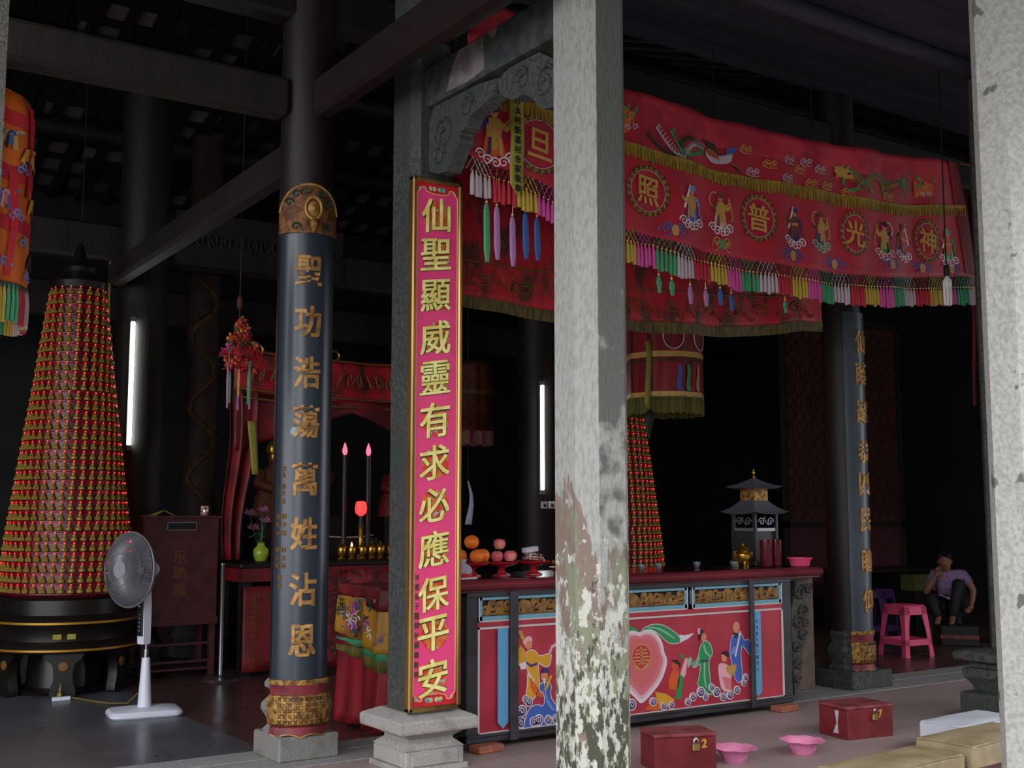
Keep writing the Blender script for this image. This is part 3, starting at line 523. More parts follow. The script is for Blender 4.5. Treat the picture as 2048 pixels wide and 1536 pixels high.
def col_base(parent):
    g = G(); g.bx(-.2, .2, -.2, .2, 0, .15, ch=.012)
    g.build('plinth', 'column_base', parent, smooth=0)
    g = G(); n = 8
    g.lathe([(.2, .15), (.205, .17), (.172, .2), (.185, .24), (.219, .29), (.217, .325), (.18, .36), (.155, .385), (.16, .40), (.197, .425), (.2, .45), (.176, .475)], 8, ph=pi/8)
    return g.build('drum', 'column_base', parent, smooth=25)
def column_board(parent_label, loc, rot, chars, small, wide, r=.185, ha=58, zbot=.06, top=True, lac='blue_black_lacquer'):
    t = thing('couplet_board', parent_label, 'couplet board', loc, rot)
    a = R(ha)
    def arc(r, z0, z1, n=20, aa=a, th=.022):
        rings = []
        for i in range(n+1):
            q = -pi/2-aa+2*aa*i/n
            rings.append([(r*cos(q), r*sin(q), z0), ((r+th)*cos(q), (r+th)*sin(q), z0), ((r+th)*cos(q), (r+th)*sin(q), z1), (r*cos(q), r*sin(q), z1)])
        return rings
    zc0, zc1 = .475, 3.26
    G().ring(arc(r-.006, zc0, zc1)).build('panel', lac, t, smooth=30)
    cyl = lambda X, Z, d: (lambda q: ((r+.016+d)*cos(q), (r+.016+d)*sin(q), Z))(-pi/2+X/(r+.016))
    for ch, z in chars:
        g = G(); char(g, ch, 0, z, wide, .205, 0, .009, 0, .028, fn=lambda X, Z, d: cyl(X, Z, d)); g.build('character', 'old_gold', t, smooth=0)
    for grp in ([small[:5], small[5:8], small[8:11], small[11:14], small[14:17], small[17:]] if small else []):
        g = G()
        for i, (ch, x, z) in enumerate(grp): char(g, ch, x, z, .032, .036, 0, .004, 0, .02, fn=lambda X, Z, d: cyl(X, Z, d))
        tag(g.build('inscription', 'gold_dull', t, smooth=0), 'small gold inscription')
    # foot: gold lip, red waist, pierced gold drum, red skirt
    aa = R(ha+2)
    def ringsec(prof):
        n = 24; rr = []
        for i in range(n+1):
            q = -pi/2-aa+2*aa*i/n
            rr.append([(k*cos(q), k*sin(q), z) for k, z in prof]+[((r-.02)*cos(q), (r-.02)*sin(q), z) for k, z in prof[::-1]])
        return rr
    G().ring(ringsec([(r+.028, .452), (r+.03, .482)])).build('foot_lip', 'carved_gold', t, smooth=30)
    G().ring(ringsec([(r+.016, .392), (r+.016, .41), (r+.024, .452)])).build('foot_waist', 'maroon_paint', t, smooth=30)
    G().ring(ringsec([(r+.01, .205), (r+.034, .22), (r+.04, .3), (r+.038, .36), (r+.028, .387), (r+.006, .394)])).build('foot_drum', 'carved_gold', t, smooth=30)
    g = G(); rr = r+.0405
    for i in range(9):
        for j in range(5):
            for k in range(4):
                x = (i-4)*.034; z = .302+(j-2)*.034; q0 = k*pi/2+pi/4
                if abs(x) > .15: continue
                X, Z = x+.0095*cos(q0), z+.0095*sin(q0)
                pts = [(X+.008*cos(q0), Z+.008*sin(q0)), (X-.0035*sin(q0), Z+.0035*cos(q0)), (X-.008*cos(q0), Z-.008*sin(q0)), (X+.0035*sin(q0), Z-.0035*cos(q0))]
                pr = [(lambda q: (rr*cos(q), rr*sin(q), b_))(-pi/2+a_/rr) for a_, b_ in pts]
                po = [(lambda q: ((rr-.01)*cos(q), (rr-.01)*sin(q), b_))(-pi/2+a_/rr) for a_, b_ in pts]
                g.add(pr+po, [(0, 1, 2, 3), (0, 4, 5, 1), (1, 5, 6, 2), (2, 6, 7, 3), (3, 7, 4, 0)])
    g.build('pierced_lattice', 'lattice_dark', t, smooth=0)
    g = G(); n = 24; rings = []
    for i in range(n+1):
        q = -pi/2-aa*.98+2*aa*.98*i/n; u = (i-n/2)/n*2; zb = .137+.02*abs(sin(u*pi*1.5))
        rings.append([((r+.005)*cos(q), (r+.005)*sin(q), .206), ((r+.02)*cos(q), (r+.02)*sin(q), .198), ((r+.03)*cos(q), (r+.03)*sin(q), zb), ((r-.01)*cos(q), (r-.01)*sin(q), zb)])
    g.ring(rings); g.build('foot_skirt', 'maroon_paint', t, smooth=30)
    g = G(); g.tube([((r+.031)*cos(q), (r+.031)*sin(q), .141+.02*abs(sin(u*pi*1.5))) for q, u in [(-pi/2-aa*.9+2*aa*.9*i/40, (i-20)/20*.9) for i in range(41)]], .005, 5)
    g.build('skirt_edging', 'old_gold', t)
    if top:                                            # carved, gilded head piece with a round basket boss and a hanging peg
        g = G(); n = 24; rings = []
        for i in range(n+1):
            u = (i-n/2)/n*2; q = -pi/2+aa*u; zt = 3.35+.235*math.sqrt(max(0, 1-u*u*.93))
            rings.append([((r-.01)*cos(q), (r-.01)*sin(q), 3.26), ((r+.026)*cos(q), (r+.026)*sin(q), 3.26), ((r+.026)*cos(q), (r+.026)*sin(q), zt), ((r-.01)*cos(q), (r-.01)*sin(q), zt)])
        g.ring(rings); g.build('head_piece', 'head_gold', t, smooth=30)
        P = lambda X, Z, d: (lambda q: ((r+.026+d)*cos(q), (r+.026+d)*sin(q), Z))(-pi/2+X/(r+.026))
        g = G(); g.tube([P(x, z, .01) for x, z in circ(.02, 3.42, .05, 24, .07)], .011, 6, close=True); g.build('boss_ring', 'old_gold', t)
        g = G(); g.ring([[P(.02+k*.036*cos(2*pi*i/16), 3.415+k*.05*sin(2*pi*i/16), .012+.03*(1-k)) for i in range(16)] for k in (1, .7, .35, .05)]); g.build('boss', 'old_gold', t)
        g = G(); g.tube([P(.02, 3.345, .012), P(.02, 3.315, .025), P(.02, 3.285, .018), P(.02, 3.262, .005)], [.02, .026, .018, .008], 8); g.build('peg', 'carved_gold', t)
        for (x, z, k) in [(-.09, 3.51, 1), (-.02, 3.53, -1), (.07, 3.51, 1), (.13, 3.46, -1), (-.14, 3.46, 1), (-.09, 3.3, 1), (.12, 3.3, -1)]:
            g = G(); g.tube([P(x+k*.035*(1-i/16)*cos(i*.5), z+.028*(1-i/16)*sin(i*.5), .004) for i in range(14)], .008, 5); g.build('leaf_carving', 'dark_green', t)
        g = G(); g.tube([P(math.asin(max(-1, min(1, u)))*0+aa*(r+.026)*u*.97, 3.335+.24*math.sqrt(max(0, 1-u*u*.93)), .003) for u in [i/20-1 for i in range(41)]], .008, 5); g.build('head_edging', 'old_gold', t)
    return t
col = thing('wooden_column', 'round dark wooden column on a stone base left of the pink board', 'column', (3.13, 6.95, 0))
G().lathe([(.172, .475), (.175, 1.2), (.172, 5.35)], 28).build('shaft', 'red_brown_wood', col); col_base(col)
col = thing('wooden_column', 'round dark red wooden column standing behind the right end of the painted table', 'column', (8.335, 6.95, 0))
G().lathe([(.17, .475), (.173, 1.2), (.17, 5.35)], 28).build('shaft', 'red_brown_wood', col)
g = G(); g.bx(-.26, .26, -.24, .24, 0, .15, ch=.012); g.build('plinth', 'dark_granite', col, smooth=0)
G().lathe([(.2, .15), (.205, .17), (.175, .2), (.19, .25), (.215, .3), (.212, .335), (.172, .38), (.17, .41), (.19, .44), (.188, .46), (.172, .485)], 8, ph=pi/8).build('drum', 'dark_granite', col, smooth=25)
LC = list(zip('聖功浩蕩萬姓沾恩', [3.021, 2.692, 2.37, 2.062, 1.704, 1.368, 1.028, .719]))
SM = [(ch, -.135-.0005*i, z) for i, (ch, z) in enumerate(zip('癸亥仲冬重', [1.767, 1.727, 1.659, 1.616, 1.567]))]
SM += [(a, -.168, z) for a, z in zip('盛旺林順天成', [1.472, 1.421, 1.369, 1.268, 1.217, 1.171])]+[(a, -.126, z) for a, z in zip('陳李黃何永泰', [1.474, 1.423, 1.371, 1.27, 1.219, 1.173])]+[('敬', -.15, 1.101), ('奉', -.15, 1.047)]
cb = column_board('curved dark blue couplet board with gold characters on the left wooden column', (3.13, 6.95, 0), R(-17), LC, SM, .165)
RC = list(zip('仙蔭羅恭四民瞻仰', [2.998, 2.714, 2.375, 2.022, 1.745, 1.432, 1.083, .741]))
cb2 = column_board('curved slate blue couplet board with gold characters on the right wooden column', (8.335, 6.95, 0), R(9), RC, None, .17, r=.182, ha=54, top=False, lac='slate_lacquer')
# round sticker and price slip stuck on the left board
q = G(); q.lathe([(.0, .0), (.026, .0), (.026, .003), (0, .003)], 20, T=Matrix.Rotation(R(90), 4, 'X')); s_ = q.build('round_sticker', 'badge_blue', smooth=0)
ang = -pi/2+R(-17)+R(-20); s_.location = (3.13+.205*cos(ang), 6.95+.205*sin(ang), 2.0); s_.rotation_euler = (0, 0, ang+pi/2)
tag(s_, 'round pale blue sticker on the dark lettered column board', 'sticker')

# ---------------------------------------------------------------- pink couplet board
t = thing('couplet_board', 'tall pink couplet board with gold characters in a brass frame', 'couplet board', (3.60, 6.08, 0))
T = t
zb, zt, hw = .345, 3.53, .178
g = G()
for x0, x1, z0, z1 in ((-hw, -hw+.03, zb, zt), (hw-.03, hw, zb, zt), (-hw, hw, zb, zb+.03), (-hw, hw, zt-.03, zt)): g.bx(x0, x1, -.03, .03, z0, z1, ch=.008)
g.build('frame', 'brass_frame', t, smooth=0)
G().bx(-hw+.028, hw-.028, -.012, .02, zb+.028, zt-.028).build('backing', 'panel_red', t, smooth=0)
w2 = .143
fld = [(-w2, zb+.1), (-w2+.015, zb+.085), (-w2+.035, zb+.06), (-w2+.055, zb+.06), (-w2+.065, zb+.085), (-.03, zb+.095), (.03, zb+.095), (w2-.065, zb+.085), (w2-.055, zb+.06), (w2-.035, zb+.06), (w2-.015, zb+.085), (w2, zb+.1)]
fld = fld+[(x, zb+zt-z) for x, z in fld[::-1]]
G().prism(fld, -.015, -.011).build('field', 'pink_panel', t, smooth=0)
g = G(); n = len(fld)
for i in range(n): g.tube([(fld[i][0], -.016, fld[i][1]), (fld[(i+1) % n][0], -.016, fld[(i+1) % n][1])], .003, 5)
g.build('gold_line', 'gold_line', t)
g = G()
for z in (zb+.062, zt-.062):
    for x in (-.045, -.02, .02, .045): g.lathe([(.0, 0), (.016, 0), (.011, .004), (0, .005)], 10, T=Matrix.Translation((x, -.012, z)) @ Matrix.Rotation(R(90), 4, 'X'))
    for x in (-.12, .12): g.lathe([(.0, 0), (.014, 0), (.01, .004), (0, .005)], 10, T=Matrix.Translation((x, -.012, z+(.01 if z < 1 else -.01))) @ Matrix.Rotation(R(90), 4, 'X'))
g.build('flower_ornament', 'flower_teal', t)
zs = [3.3, 3.058, 2.805, 2.546, 2.303, 2.047, 1.793, 1.541, 1.282, 1.02, .788, .537]
for ch, z in zip('仙聖顯威靈有求必應保平安', zs):
    o = G().lathe([(0, 0), (.094, 0), (.094, .002), (0, .002)], 28, T=Matrix.Translation((-.004, -.0152, z)) @ Matrix.Rotation(R(90), 4, 'X')).build('flower_medallion', 'flower_disc', t, smooth=0)
    g = G(); char(g, ch, -.011, z-.001, .21, .21, -.018, .002, 0, .036, .16); char(g, ch, -.013, z+.002, .21, .21, -.0195, .006, 1, .012, .16)
    g.build('character', ['char_edge', 'gold_char'], t, smooth=0)
g = G()
for i, ch in enumerate('沐恩弟子關輝林鋼鐵敬奉'): char(g, ch, -.122, 1.119-.0559*i, .032, .04, -.0155, .002, 0, .02)
tag(g.build('inscription', 'ink_green', t, smooth=0), 'column of small dark characters')

# ================================================================ the long embroidered banner
def by(X, Z): return 5.9+.016*sin(6.1*X+.8*Z)+.010*sin(13.7*X-2*Z)+.03*max(0, (Z-4.0))*sin(9*X)
BX0, BX1 = 3.72, 8.62
def bput(l, off=0.): return lambda x, z: (x, by(x, z)-.005-.0025*l-off, z)
ban = thing('embroidered_banner', 'long red embroidered banner with coloured tassels hung across the porch', 'banner', (0, 0, 0))
def slant(x, t): return x+(t*.2*max(0, (x-8.2)/.42) if x > 8.2 else 0)     # the right edge flares towards the hem
NU, NV = 150, 24
def bsurf(u, v):
    x = BX0+(BX1-BX0)*u; zt, zb = lerp(BAN_TOP, x), lerp(BAN_BOT, slant(x, 1))
    X = slant(x, v); Z = zt+(zb-zt)*v; return (X, by(X, Z), Z)
g = G(); g.grid(bsurf, NU, NV); cl = g.build('cloth', ['banner_red', 'banner_top_red'], ban); thicken(cl, .004)
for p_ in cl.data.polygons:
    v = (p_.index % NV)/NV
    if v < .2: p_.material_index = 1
g = G()                                                # turned-in side hem
g.grid(lambda u, v: (lambda X, Z: (X, by(X, Z)-.012, Z))(slant(8.5+.12*u, v)+.004, lerp(BAN_TOP, 8.5+.12*u)+(lerp(BAN_BOT, 8.8)-lerp(BAN_TOP, 8.5))*v), 3, 20); g.build('side_hem', 'dull_red', ban)
# gold fringe across the middle
g = G(); n = 330
for i in range(n):
    x = 3.72+(8.68-3.72)*i/n; w = (8.68-3.72)/n; z = lerp(BAN_FR, x); dz = .085+random.uniform(-.008, .012)
    d = .012+.006*(i % 2)
    g.add([(x, by(x, z)-.012, z), (x+w, by(x+w, z)-.012, z), (x+w*.95, by(x, z)-d-.004, z-dz), (x+w*.1, by(x, z)-d-.004, z-dz)], [(0, 3, 2, 1)])
for i in range(120):
    x = 3.72+(8.68-3.72)*i/120; w = (8.68-3.72)/120; z = lerp(BAN_FR, x); z2 = lerp(BAN_FR, x+w)
    g.add([(x, by(x, z)-.02, z-.02), (x+w, by(x+w, z2)-.02, z2-.02), (x+w, by(x+w, z2)-.02, z2+.006), (x, by(x, z)-.02, z+.006)], [(0, 1, 2, 3)])
g.build('gold_fringe', 'gold_fringe', ban, smooth=0)
# medallions with characters
MW = {'照': 1.1, '普': .95, '光': .84, '神': .85, '旦': 1.15}
for ch, (x, z), r in MED:
    mw = MW[ch]
    g = G(); put = bput(2)
    for k, (ra, rb, mi) in enumerate(((r*1.12, r*.96, 0), (r*.93, r*.90, 1))):
        n = 40
        A = [put(x+ra*mw*cos(2*pi*i/n), z+ra*1.06*sin(2*pi*i/n)-.0*cos(2*pi*i/n)) for i in range(n)]; B = [put(x+rb*mw*cos(2*pi*i/n), z+rb*1.06*sin(2*pi*i/n)) for i in range(n)]
        g.add(A+B, [(i, n+i, n+(i+1) % n, (i+1) % n) for i in range(n)], mi)
    for i in range(22):                                # key fretting on the ring
        a = 2*pi*i/22; p1 = bput(4)(x+r*1.09*mw*cos(a), z+r*1.09*1.06*sin(a)); 
        pts = [(x+r*k_*mw*cos(a+d_), z+r*k_*1.06*sin(a+d_)) for k_, d_ in ((1.09, 0), (1.09, .16), (1.0, .16), (1.0, .06))]
        ribs(g, pts, .010, .010, bput(4), 2)
    g.build('medallion_ring', ['gold_fringe', 'thread_white', 'lattice_dark'], ban, smooth=0)
    g = G(); char(g, ch, x, z, .2*mw/.95 if False else .19, .2, 0, .003, 0, .016, -.12, fn=lambda X, Z, d: (X, by(X, Z)-.012-d, Z)); g.build('character', 'paint_ochre', ban, smooth=0)
def swirl(g, x, z, r, put, mi, w=.012, turns=1.6, s=1):
    pts = [(x+s*r*(1-k/18)*cos(k*turns*2*pi/16), z+r*(1-k/18)*sin(k*turns*2*pi/16)) for k in range(16)]; ribs(g, pts, w, w*.6, put, mi)
def poly(g, pts, put, mi): g.add([put(*p) for p in pts], [tuple(range(len(pts)))], mi)
FC = [('blue', 'ochre', 'white', 'skin', 'blue_light'), ('pale_pink', 'ochre', 'white', 'skin', 'brown'), ('blue_dark', 'brown', 'white', 'skin', 'blue_dark'), ('blue', 'ochre', 'leaf_light', 'skin', 'brown'),
      ('green', 'ochre', 'pale_pink', 'skin', 'black'), ('blue', 'orange_dark', 'white', 'skin', 'brown'), ('leaf_light', 'orange', 'white', 'skin', 'green'), ('orange', 'ochre', 'white', 'skin', 'blue_dark')]
for i, (x, z) in enumerate(FIGS):
    s_ = .155 if i < 7 else .2; m_ = 1 if i % 2 else -1; g = G()
    Q = lambda pts: [(x+a*s_*m_, z+b*s_) for a, b in pts]
    put = bput(2)
    poly(g, Q([(-.28, -.05), (.25, -.02), (.36, -.45), (.42, -.82), (.15, -.72), (.02, -.86), (-.12, -.7), (-.4, -.84), (-.36, -.4)]), put, 0)
    poly(g, Q([(-.22, .42), (.2, .45), (.3, .1), (.24, -.2), (-.26, -.2), (-.3, .1)]), bput(3), 1)
    poly(g, Q([(.18, .42), (.42, .22), (.62, .4), (.66, .22), (.42, .02), (.2, .2)]), bput(4), 1)
    poly(g, Q([(-.2, .42), (-.46, .3), (-.5, .0), (-.36, -.02), (-.34, .2), (-.2, .2)]), bput(4), 4)
    poly(g, Q(circ(0, .62, .15, 12, .19)), bput(4), 3); poly(g, Q(circ(-.03, .74, .2, 10, .15)), bput(5), 4)
    poly(g, Q([(-.08, .1), (.06, .1), (.12, -.5), (.0, -.62), (-.1, -.5)]), bput(4), 1)
    if i in (1, 3, 4, 7):
        ribs(g, Q(smooth2([(-.35, .1), (-.66, .35), (-.62, .7), (-.35, .9), (-.2, .8)], 1, False)), .016, .010, put, 1 if i % 2 else 2); ribs(g, Q(smooth2([(.3, .2), (.62, .5), (.5, .75), (.7, .2), (.8, -.3), (.6, -.4)], 1, False)), .016, .008, put, 1)
    else:
        ribs(g, Q([(.1, .9), (.5, -.2)]), .02, .02, bput(4), 2); ribs(g, Q(smooth2([(-.3, .3), (-.6, .1), (-.5, -.3), (-.75, -.5)], 1, False)), .02, .01, put, 4)
    ribs(g, Q([(-.14, -.2), (-.2, -.8)]), .02, .03, bput(4), 4); ribs(g, Q([(.2, -.2), (.26, -.75)]), .03, .02, bput(4), 1); ribs(g, Q([(-.26, .08), (.26, .02)]), .02, .02, bput(5), 3)
    for k, (a, b) in enumerate([(-.52, -.8), (-.25, -.95), (.05, -1.0), (.32, -.95), (.56, -.78)]): swirl(g, x+a*s_*m_, z+b*s_, .038, bput(5), 2, .011, 1.5, 1 if k % 2 else -1)
    g.build('embroidered_figure', ['paint_'+q for q in FC[i]], ban, smooth=0)
g = G()
for k, pth in enumerate(PH_TAIL):
    q = smooth2(pth, 2, False); ribs(g, q, .014, .02, bput(2), [1, 2, 3, 1, 2][k])
    for j in range(0, len(q)-1, 1):
        (a, b), (a2, b2) = q[j], q[j+1]; l = math.hypot(a2-a, b2-b) or 1; nx, nz = -(b2-b)/l, (a2-a)/l
        ribs(g, [(a, b), (a+nx*.028+.01, b+nz*.028+.012)], .009, .004, bput(3), [1, 2, 3, 1, 2][k]); ribs(g, [(a, b), (a-nx*.024+.01, b-nz*.024+.012)], .009, .004, bput(3), [1, 2, 3, 1, 2][k])
poly(g, PH_BODY, bput(3), 2); poly(g, [p_ for p_ in PH_BODY[3:8]], bput(4), 0)
poly(g, PH_WING[0], bput(5), 4); poly(g, PH_WING[1], bput(4), 1)
for w_ in PH_WING:
    for k in range(5):
        a = w_[0]; b = w_[2]; f = k/5; ribs(g, [(a[0]+(b[0]-a[0])*f, a[1]+(b[1]-a[1])*f+.012), (a[0]+(b[0]-a[0])*f+.02, a[1]+(b[1]-a[1])*f-.03)], .008, .008, bput(6), 5)
ribs(g, [(5.95, 3.985), (6.02, 3.945), (6.06, 3.93)], .02, .008, bput(3), 1); ribs(g, [(5.94, 3.99), (6.02, 3.975)], .012, .006, bput(4), 4)
ribs(g, [(5.99, 4.10), (6.005, 4.125)], .01, .004, bput(4), 0)
g.build('embroidered_phoenix', ['paint_blue', 'dark_green', 'thread_white', 'paint_green', 'paint_orange', 'paint_brown'], ban, smooth=0)
g = G(); q = smooth2(DRAGON, 3, False); ribs(g, q, .07, .03, bput(2), 0)
for j in range(2, len(q)-2, 2):
    (a, b), (a2, b2) = q[j], q[j+2]; l = math.hypot(a2-a, b2-b) or 1; nx, nz = -(b2-b)/l, (a2-a)/l
    ribs(g, [(a-nx*.03, b-nz*.03), (a+nx*.03, b+nz*.03)], .011, .011, bput(3), 1); ribs(g, [(a+nx*.03, b+nz*.03), (a+nx*.055+.01, b+nz*.055)], .02, .003, bput(3), 2)
poly(g, [(7.06, 4.13), (7.10, 4.17), (7.17, 4.16), (7.24, 4.15), (7.26, 4.09), (7.18, 4.08), (7.10, 4.1)], bput(4), 0)
for p_ in ([(7.15, 4.16), (7.17, 4.20)], [(7.2, 4.155), (7.235, 4.2)], [(7.08, 4.15), (7.04, 4.17)], [(7.1, 4.1), (7.08, 4.06)]): ribs(g, p_, .018, .004, bput(5), 0)
for p_ in ([(7.3, 4.02), (7.24, 3.99), (7.2, 4.0)], [(7.42, 4.08), (7.46, 4.02), (7.5, 4.01)], [(7.62, 4.1), (7.63, 4.04), (7.68, 4.02)], [(7.18, 4.09), (7.16, 4.04), (7.2, 4.02)]): ribs(g, p_, .03, .012, bput(3), 2)
for k in range(8):
    a = -.7+k*.22; ribs(g, [(7.86, 4.15), (7.86+.11*cos(a), 4.15+.11*sin(a)), (7.86+.15*cos(a+.1), 4.15+.15*sin(a+.15))], .012, .005, bput(2), 2)
ribs(g, [(7.2, 4.12), (7.23, 4.125)], .016, .016, bput(6), 3)
g.build('embroidered_dragon', ['paint_ochre', 'paint_brown', 'paint_green', 'paint_black'], ban, smooth=0)
for k, pl in enumerate(QILIN):
    g = G(); poly(g, smooth2(pl, 1), bput(2), 0); cx_ = sum(p_[0] for p_ in pl)/len(pl); cz_ = sum(p_[1] for p_ in pl)/len(pl)
    for j in range(7): swirl(g, cx_+.03*cos(j*2.4)*(1+j*.25), cz_+.03*sin(j*2.4)*(1+j*.25), .025, bput(3+j % 2), 1+j % 3, .011, 1.3, 1 if j % 2 else -1)
    for p_ in pl[1:4]: ribs(g, [p_, (p_[0]+.02, p_[1]+.05)], .025, .008, bput(3), 2)
    g.build('embroidered_beast', ['paint_orange', 'paint_ochre', 'paint_green', 'thread_white'], ban, smooth=0)
for k, (x, z) in enumerate(CLOUDS):
    g = G()
    for j in range(4): swirl(g, x-.045+.03*j, z+(.012 if j % 2 else -.006), .024, bput(2), 0, .010, 1.2, -1 if j % 2 else 1)
    ribs(g, [(x-.06, z-.02), (x, z-.03), (x+.07, z-.018)], .009, .004, bput(2), 0)
    g.build('embroidered_cloud', 'thread_white' if k in (1, 3, 4, 6, 8) else 'paint_ochre', ban, smooth=0)
for k, (x, z) in enumerate(BUTTERFLY):
    g = G(); w = .13 if k != 1 else .09
    for s_ in (-1, 1):
        ribs(g, smooth2([(x+s_*.02, z), (x+s_*w*.35, z+.04), (x+s_*w*.55, z-.03), (x+s_*w*.8, z+.035), (x+s_*w*1.1, z-.02)], 1, False), .014, .006, bput(2), 0)
        swirl(g, x+s_*.045, z+.02, .035, bput(2), 0, .011, 1.2, s_); ribs(g, [(x+s_*.02, z-.01), (x+s_*.06, z-.05), (x+s_*.09, z-.04)], .011, .004, bput(3), 0)
    poly(g, circ(x, z, .032, 10, .04), bput(3), 1); ribs(g, [(x-.02, z+.02), (x+.02, z-.02)], .008, .008, bput(4), 2)
    g.build('embroidered_ribbon_motif', ['paint_ochre' if k == 1 else 'paint_blue', 'paint_green' if k == 1 else 'paint_ochre', 'paint_pink'], ban, smooth=0)
# tassel fringe: knotted net, beads and tassels, bunch by bunch
CY = ['pink', 'green', 'white', 'red', 'yellow']
x = 3.735; k = 2
while x < 8.72:
    w = .165; g = G(); colr = CY[k % 5]; xe = min(x+w, 8.76)
    for s_ in range(9):                                # lattice threads
        a = x+w*s_/9
        for dx in (.05, -.05):
            b_ = a+dx; za, zb2 = lerp(BAN_BOT, a)+.005, lerp(BAN_BEAD, b_); y = by(a, za)-.004
            g.add([(a-.003, y, za), (a+.003, y, za), (b_+.003, y-.003, zb2), (b_-.003, y-.003, zb2)], [(0, 3, 2, 1)], 0 if s_ % 2 else 2)
    for j in range(5):
        X = x+w*(j+.5)/5; z1 = lerp(BAN_BEAD, X); z0 = lerp(BAN_TAS, X)+random.uniform(-.012, .012); y = by(X, z1)-.006
        rj = random.uniform(-.004, .004)
        g.tube([(X, y, z1), (X, y, z1-.012), (X+rj, y, z1-.03), (X+rj, y-.002, (z0+z1)/2), (X+rj*2, y-.003, z0)], [.003, .009, .0125, .0145, .015], 6, 0, flat=.7)
        g.ball(X, y, z1+.004, .0065, mi=1, seg=6, rings=4)
    g.build('tassel_bunch', ['thread_'+colr, 'bead_gold', 'lattice_dark'], ban)
    x += w; k += 1
for i, (X, z1, z0, colr) in enumerate([(3.885, 3.40, 3.03, 'green'), (3.955, 3.39, 3.05, 'mauve'), (4.065, 3.34, 3.02, 'mauve'), (4.165, 3.38, 3.08, 'blue'), (4.255, 3.36, 3.08, 'blue'), (4.5, 3.2, 2.98, 'red'), (4.95, 3.2, 3.0, 'blue'),
        (5.27, 3.1, 2.98, 'green'), (5.37, 3.08, 2.97, 'green'), (5.55, 3.06, 2.93, 'mauve'), (5.7, 3.05, 2.93, 'mauve'), (5.84, 3.07, 2.95, 'blue'), (5.97, 3.05, 2.93, 'blue'), (6.5, 3.05, 2.96, 'green')]):
    g = G(); y = by(X, z1)+.03
    g.tube([(X, y, lerp(BAN_BOT, X)), (X, y, z1)], .002, 4, 1)
    g.tube([(X, y, z1), (X, y, z1-.02), (X, y, z1-.06), (X+.004, y, z0+.08), (X+.006, y, z0)], [.006, .018, .022, .024, .014], 8, 0, flat=.6); g.ball(X, y, z1+.008, .009, mi=1, seg=8, rings=5)
    g.build('long_tassel', ['thread_'+colr, 'bead_gold'], ban)
g = G(); g.prism([(4.40, 3.62), (4.62, 3.62), (4.62, 3.36), (4.52, 3.26), (4.40, 3.36)], 5.84, 5.85); g.build('red_pendant', 'banner_red', ban, smooth=0)
r_ = G(); r_.tube([(8.66, 5.9, 4.46), (9.3, 5.88, 4.47), (10.4, 5.8, 4.5), (12, 5.8, 4.6)], .008, 6); tag(r_.build('rope', 'dull_red'), 'thin red rope tying the banner corner off towards the right post', 'rope')
# yellow paper streamer over the left end
st = thing('streamer', 'narrow yellow pointed streamer with ink characters over the banner left end', 'streamer', (0, 0, 0))
g = G(); g.grid(lambda u, v: (RIB_Y[0][0]+(RIB_Y[1][0]-RIB_Y[0][0])*u, 5.845+.006*sin(v*9), 4.15+(3.515-4.15)*v), 3, 24)
g.add([(RIB_Y[0][0], 5.845+.006*sin(9), 3.515), (RIB_Y[1][0], 5.845+.006*sin(9), 3.515), ((RIB_Y[0][0]+RIB_Y[1][0])/2, 5.84, 3.445)], [(0, 2, 1)])
thicken(g.build('strip', 'yellow_cloth', st), .002)
g = G()
for i, ch in enumerate('沙太村新基村合家敬奉'): char(g, ch, (RIB_Y[0][0]+RIB_Y[1][0])/2, 4.05-i*.062, .05, .052, 5.836, .002, 0, .03)
g.build('characters', 'paint_black', st, smooth=0)

# ================================================================ the second, brocade valance behind
def b2y(X, Z): return 6.62+.03*sin(5.3*X+1.2*Z)+.018*sin(11*X)
v2 = thing('brocade_valance', 'dark red brocade valance with gold hem hanging behind the tasselled banner', 'valance', (0, 0, 0))
def v2s(x0, x1, ztop, bot):
    return lambda u, v: (lambda x: (x, b2y(x, ztop+(bot(x)-ztop)*v), ztop+(bot(x)-ztop)*v))(x0+(x1-x0)*u)
XS = .985                                              # seen plane sits a little nearer than the measuring plane
K2 = lambda tab: [(x*6.62/6.8, 1.5+(z-1.5)*6.62/6.8) for x, z in tab]
B2B, B2L = K2(B2_BOT), K2(B2_LINE)
thicken(G().grid(v2s(3.85, 7.42, 3.95, lambda x: lerp(B2B, x)), 90, 20).build('cloth', 'brocade_red', v2), .004)
thicken(G().grid(v2s(7.42, 7.725, 3.95, lambda x: lerp(B2B, x)), 12, 20).build('end_panel', 'brocade_bright', v2), .004)
g = G(); g.grid(lambda u, v: (lambda x: (x, b2y(x, lerp(B2B, x))-.008, lerp(B2B, x)+.012-.085*v))(3.85+(7.725-3.85)*u), 120, 2); g.build('gold_hem', 'hem_gold', v2)
g = G()
pts = [(x, b2y(x, lerp(B2L, x))-.012, lerp(B2L, x)) for x in [3.85+i*.06 for i in range(65)] if x < 7.72]; g.tube(pts, .006, 5)
for i in range(11):                                    # couched scrolls
    x0 = 3.95+i*.34; z0 = lerp(B2B, x0)+.13
    g.tube([(x0+.1*cos(a*.5)*(1-a/30), b2y(x0, z0)-.014, z0+.05*sin(a*.5)*(1-a/30)) for a in range(18)], .006, 5)
    g.tube([(x0+.12+.02*a, b2y(x0+.12+.02*a, z0)-.014, z0-.03+.03*sin(a*.9)) for a in range(8)], .006, 5)
g.build('gold_couching', 'gold_dull', v2)
for x in (3.95, 5.2, 6.5, 7.65): G().tube([(x, 6.62, 3.93), (x, 6.62, roof_z(6.62)-.05)], .006, 6).build('hanging_cord', 'cable_dark', v2)
G().tube([(3.85, 6.62, 3.94), (7.73, 6.62, 3.94)], .014, 8).build('hanging_rod', 'cable_dark', v2)
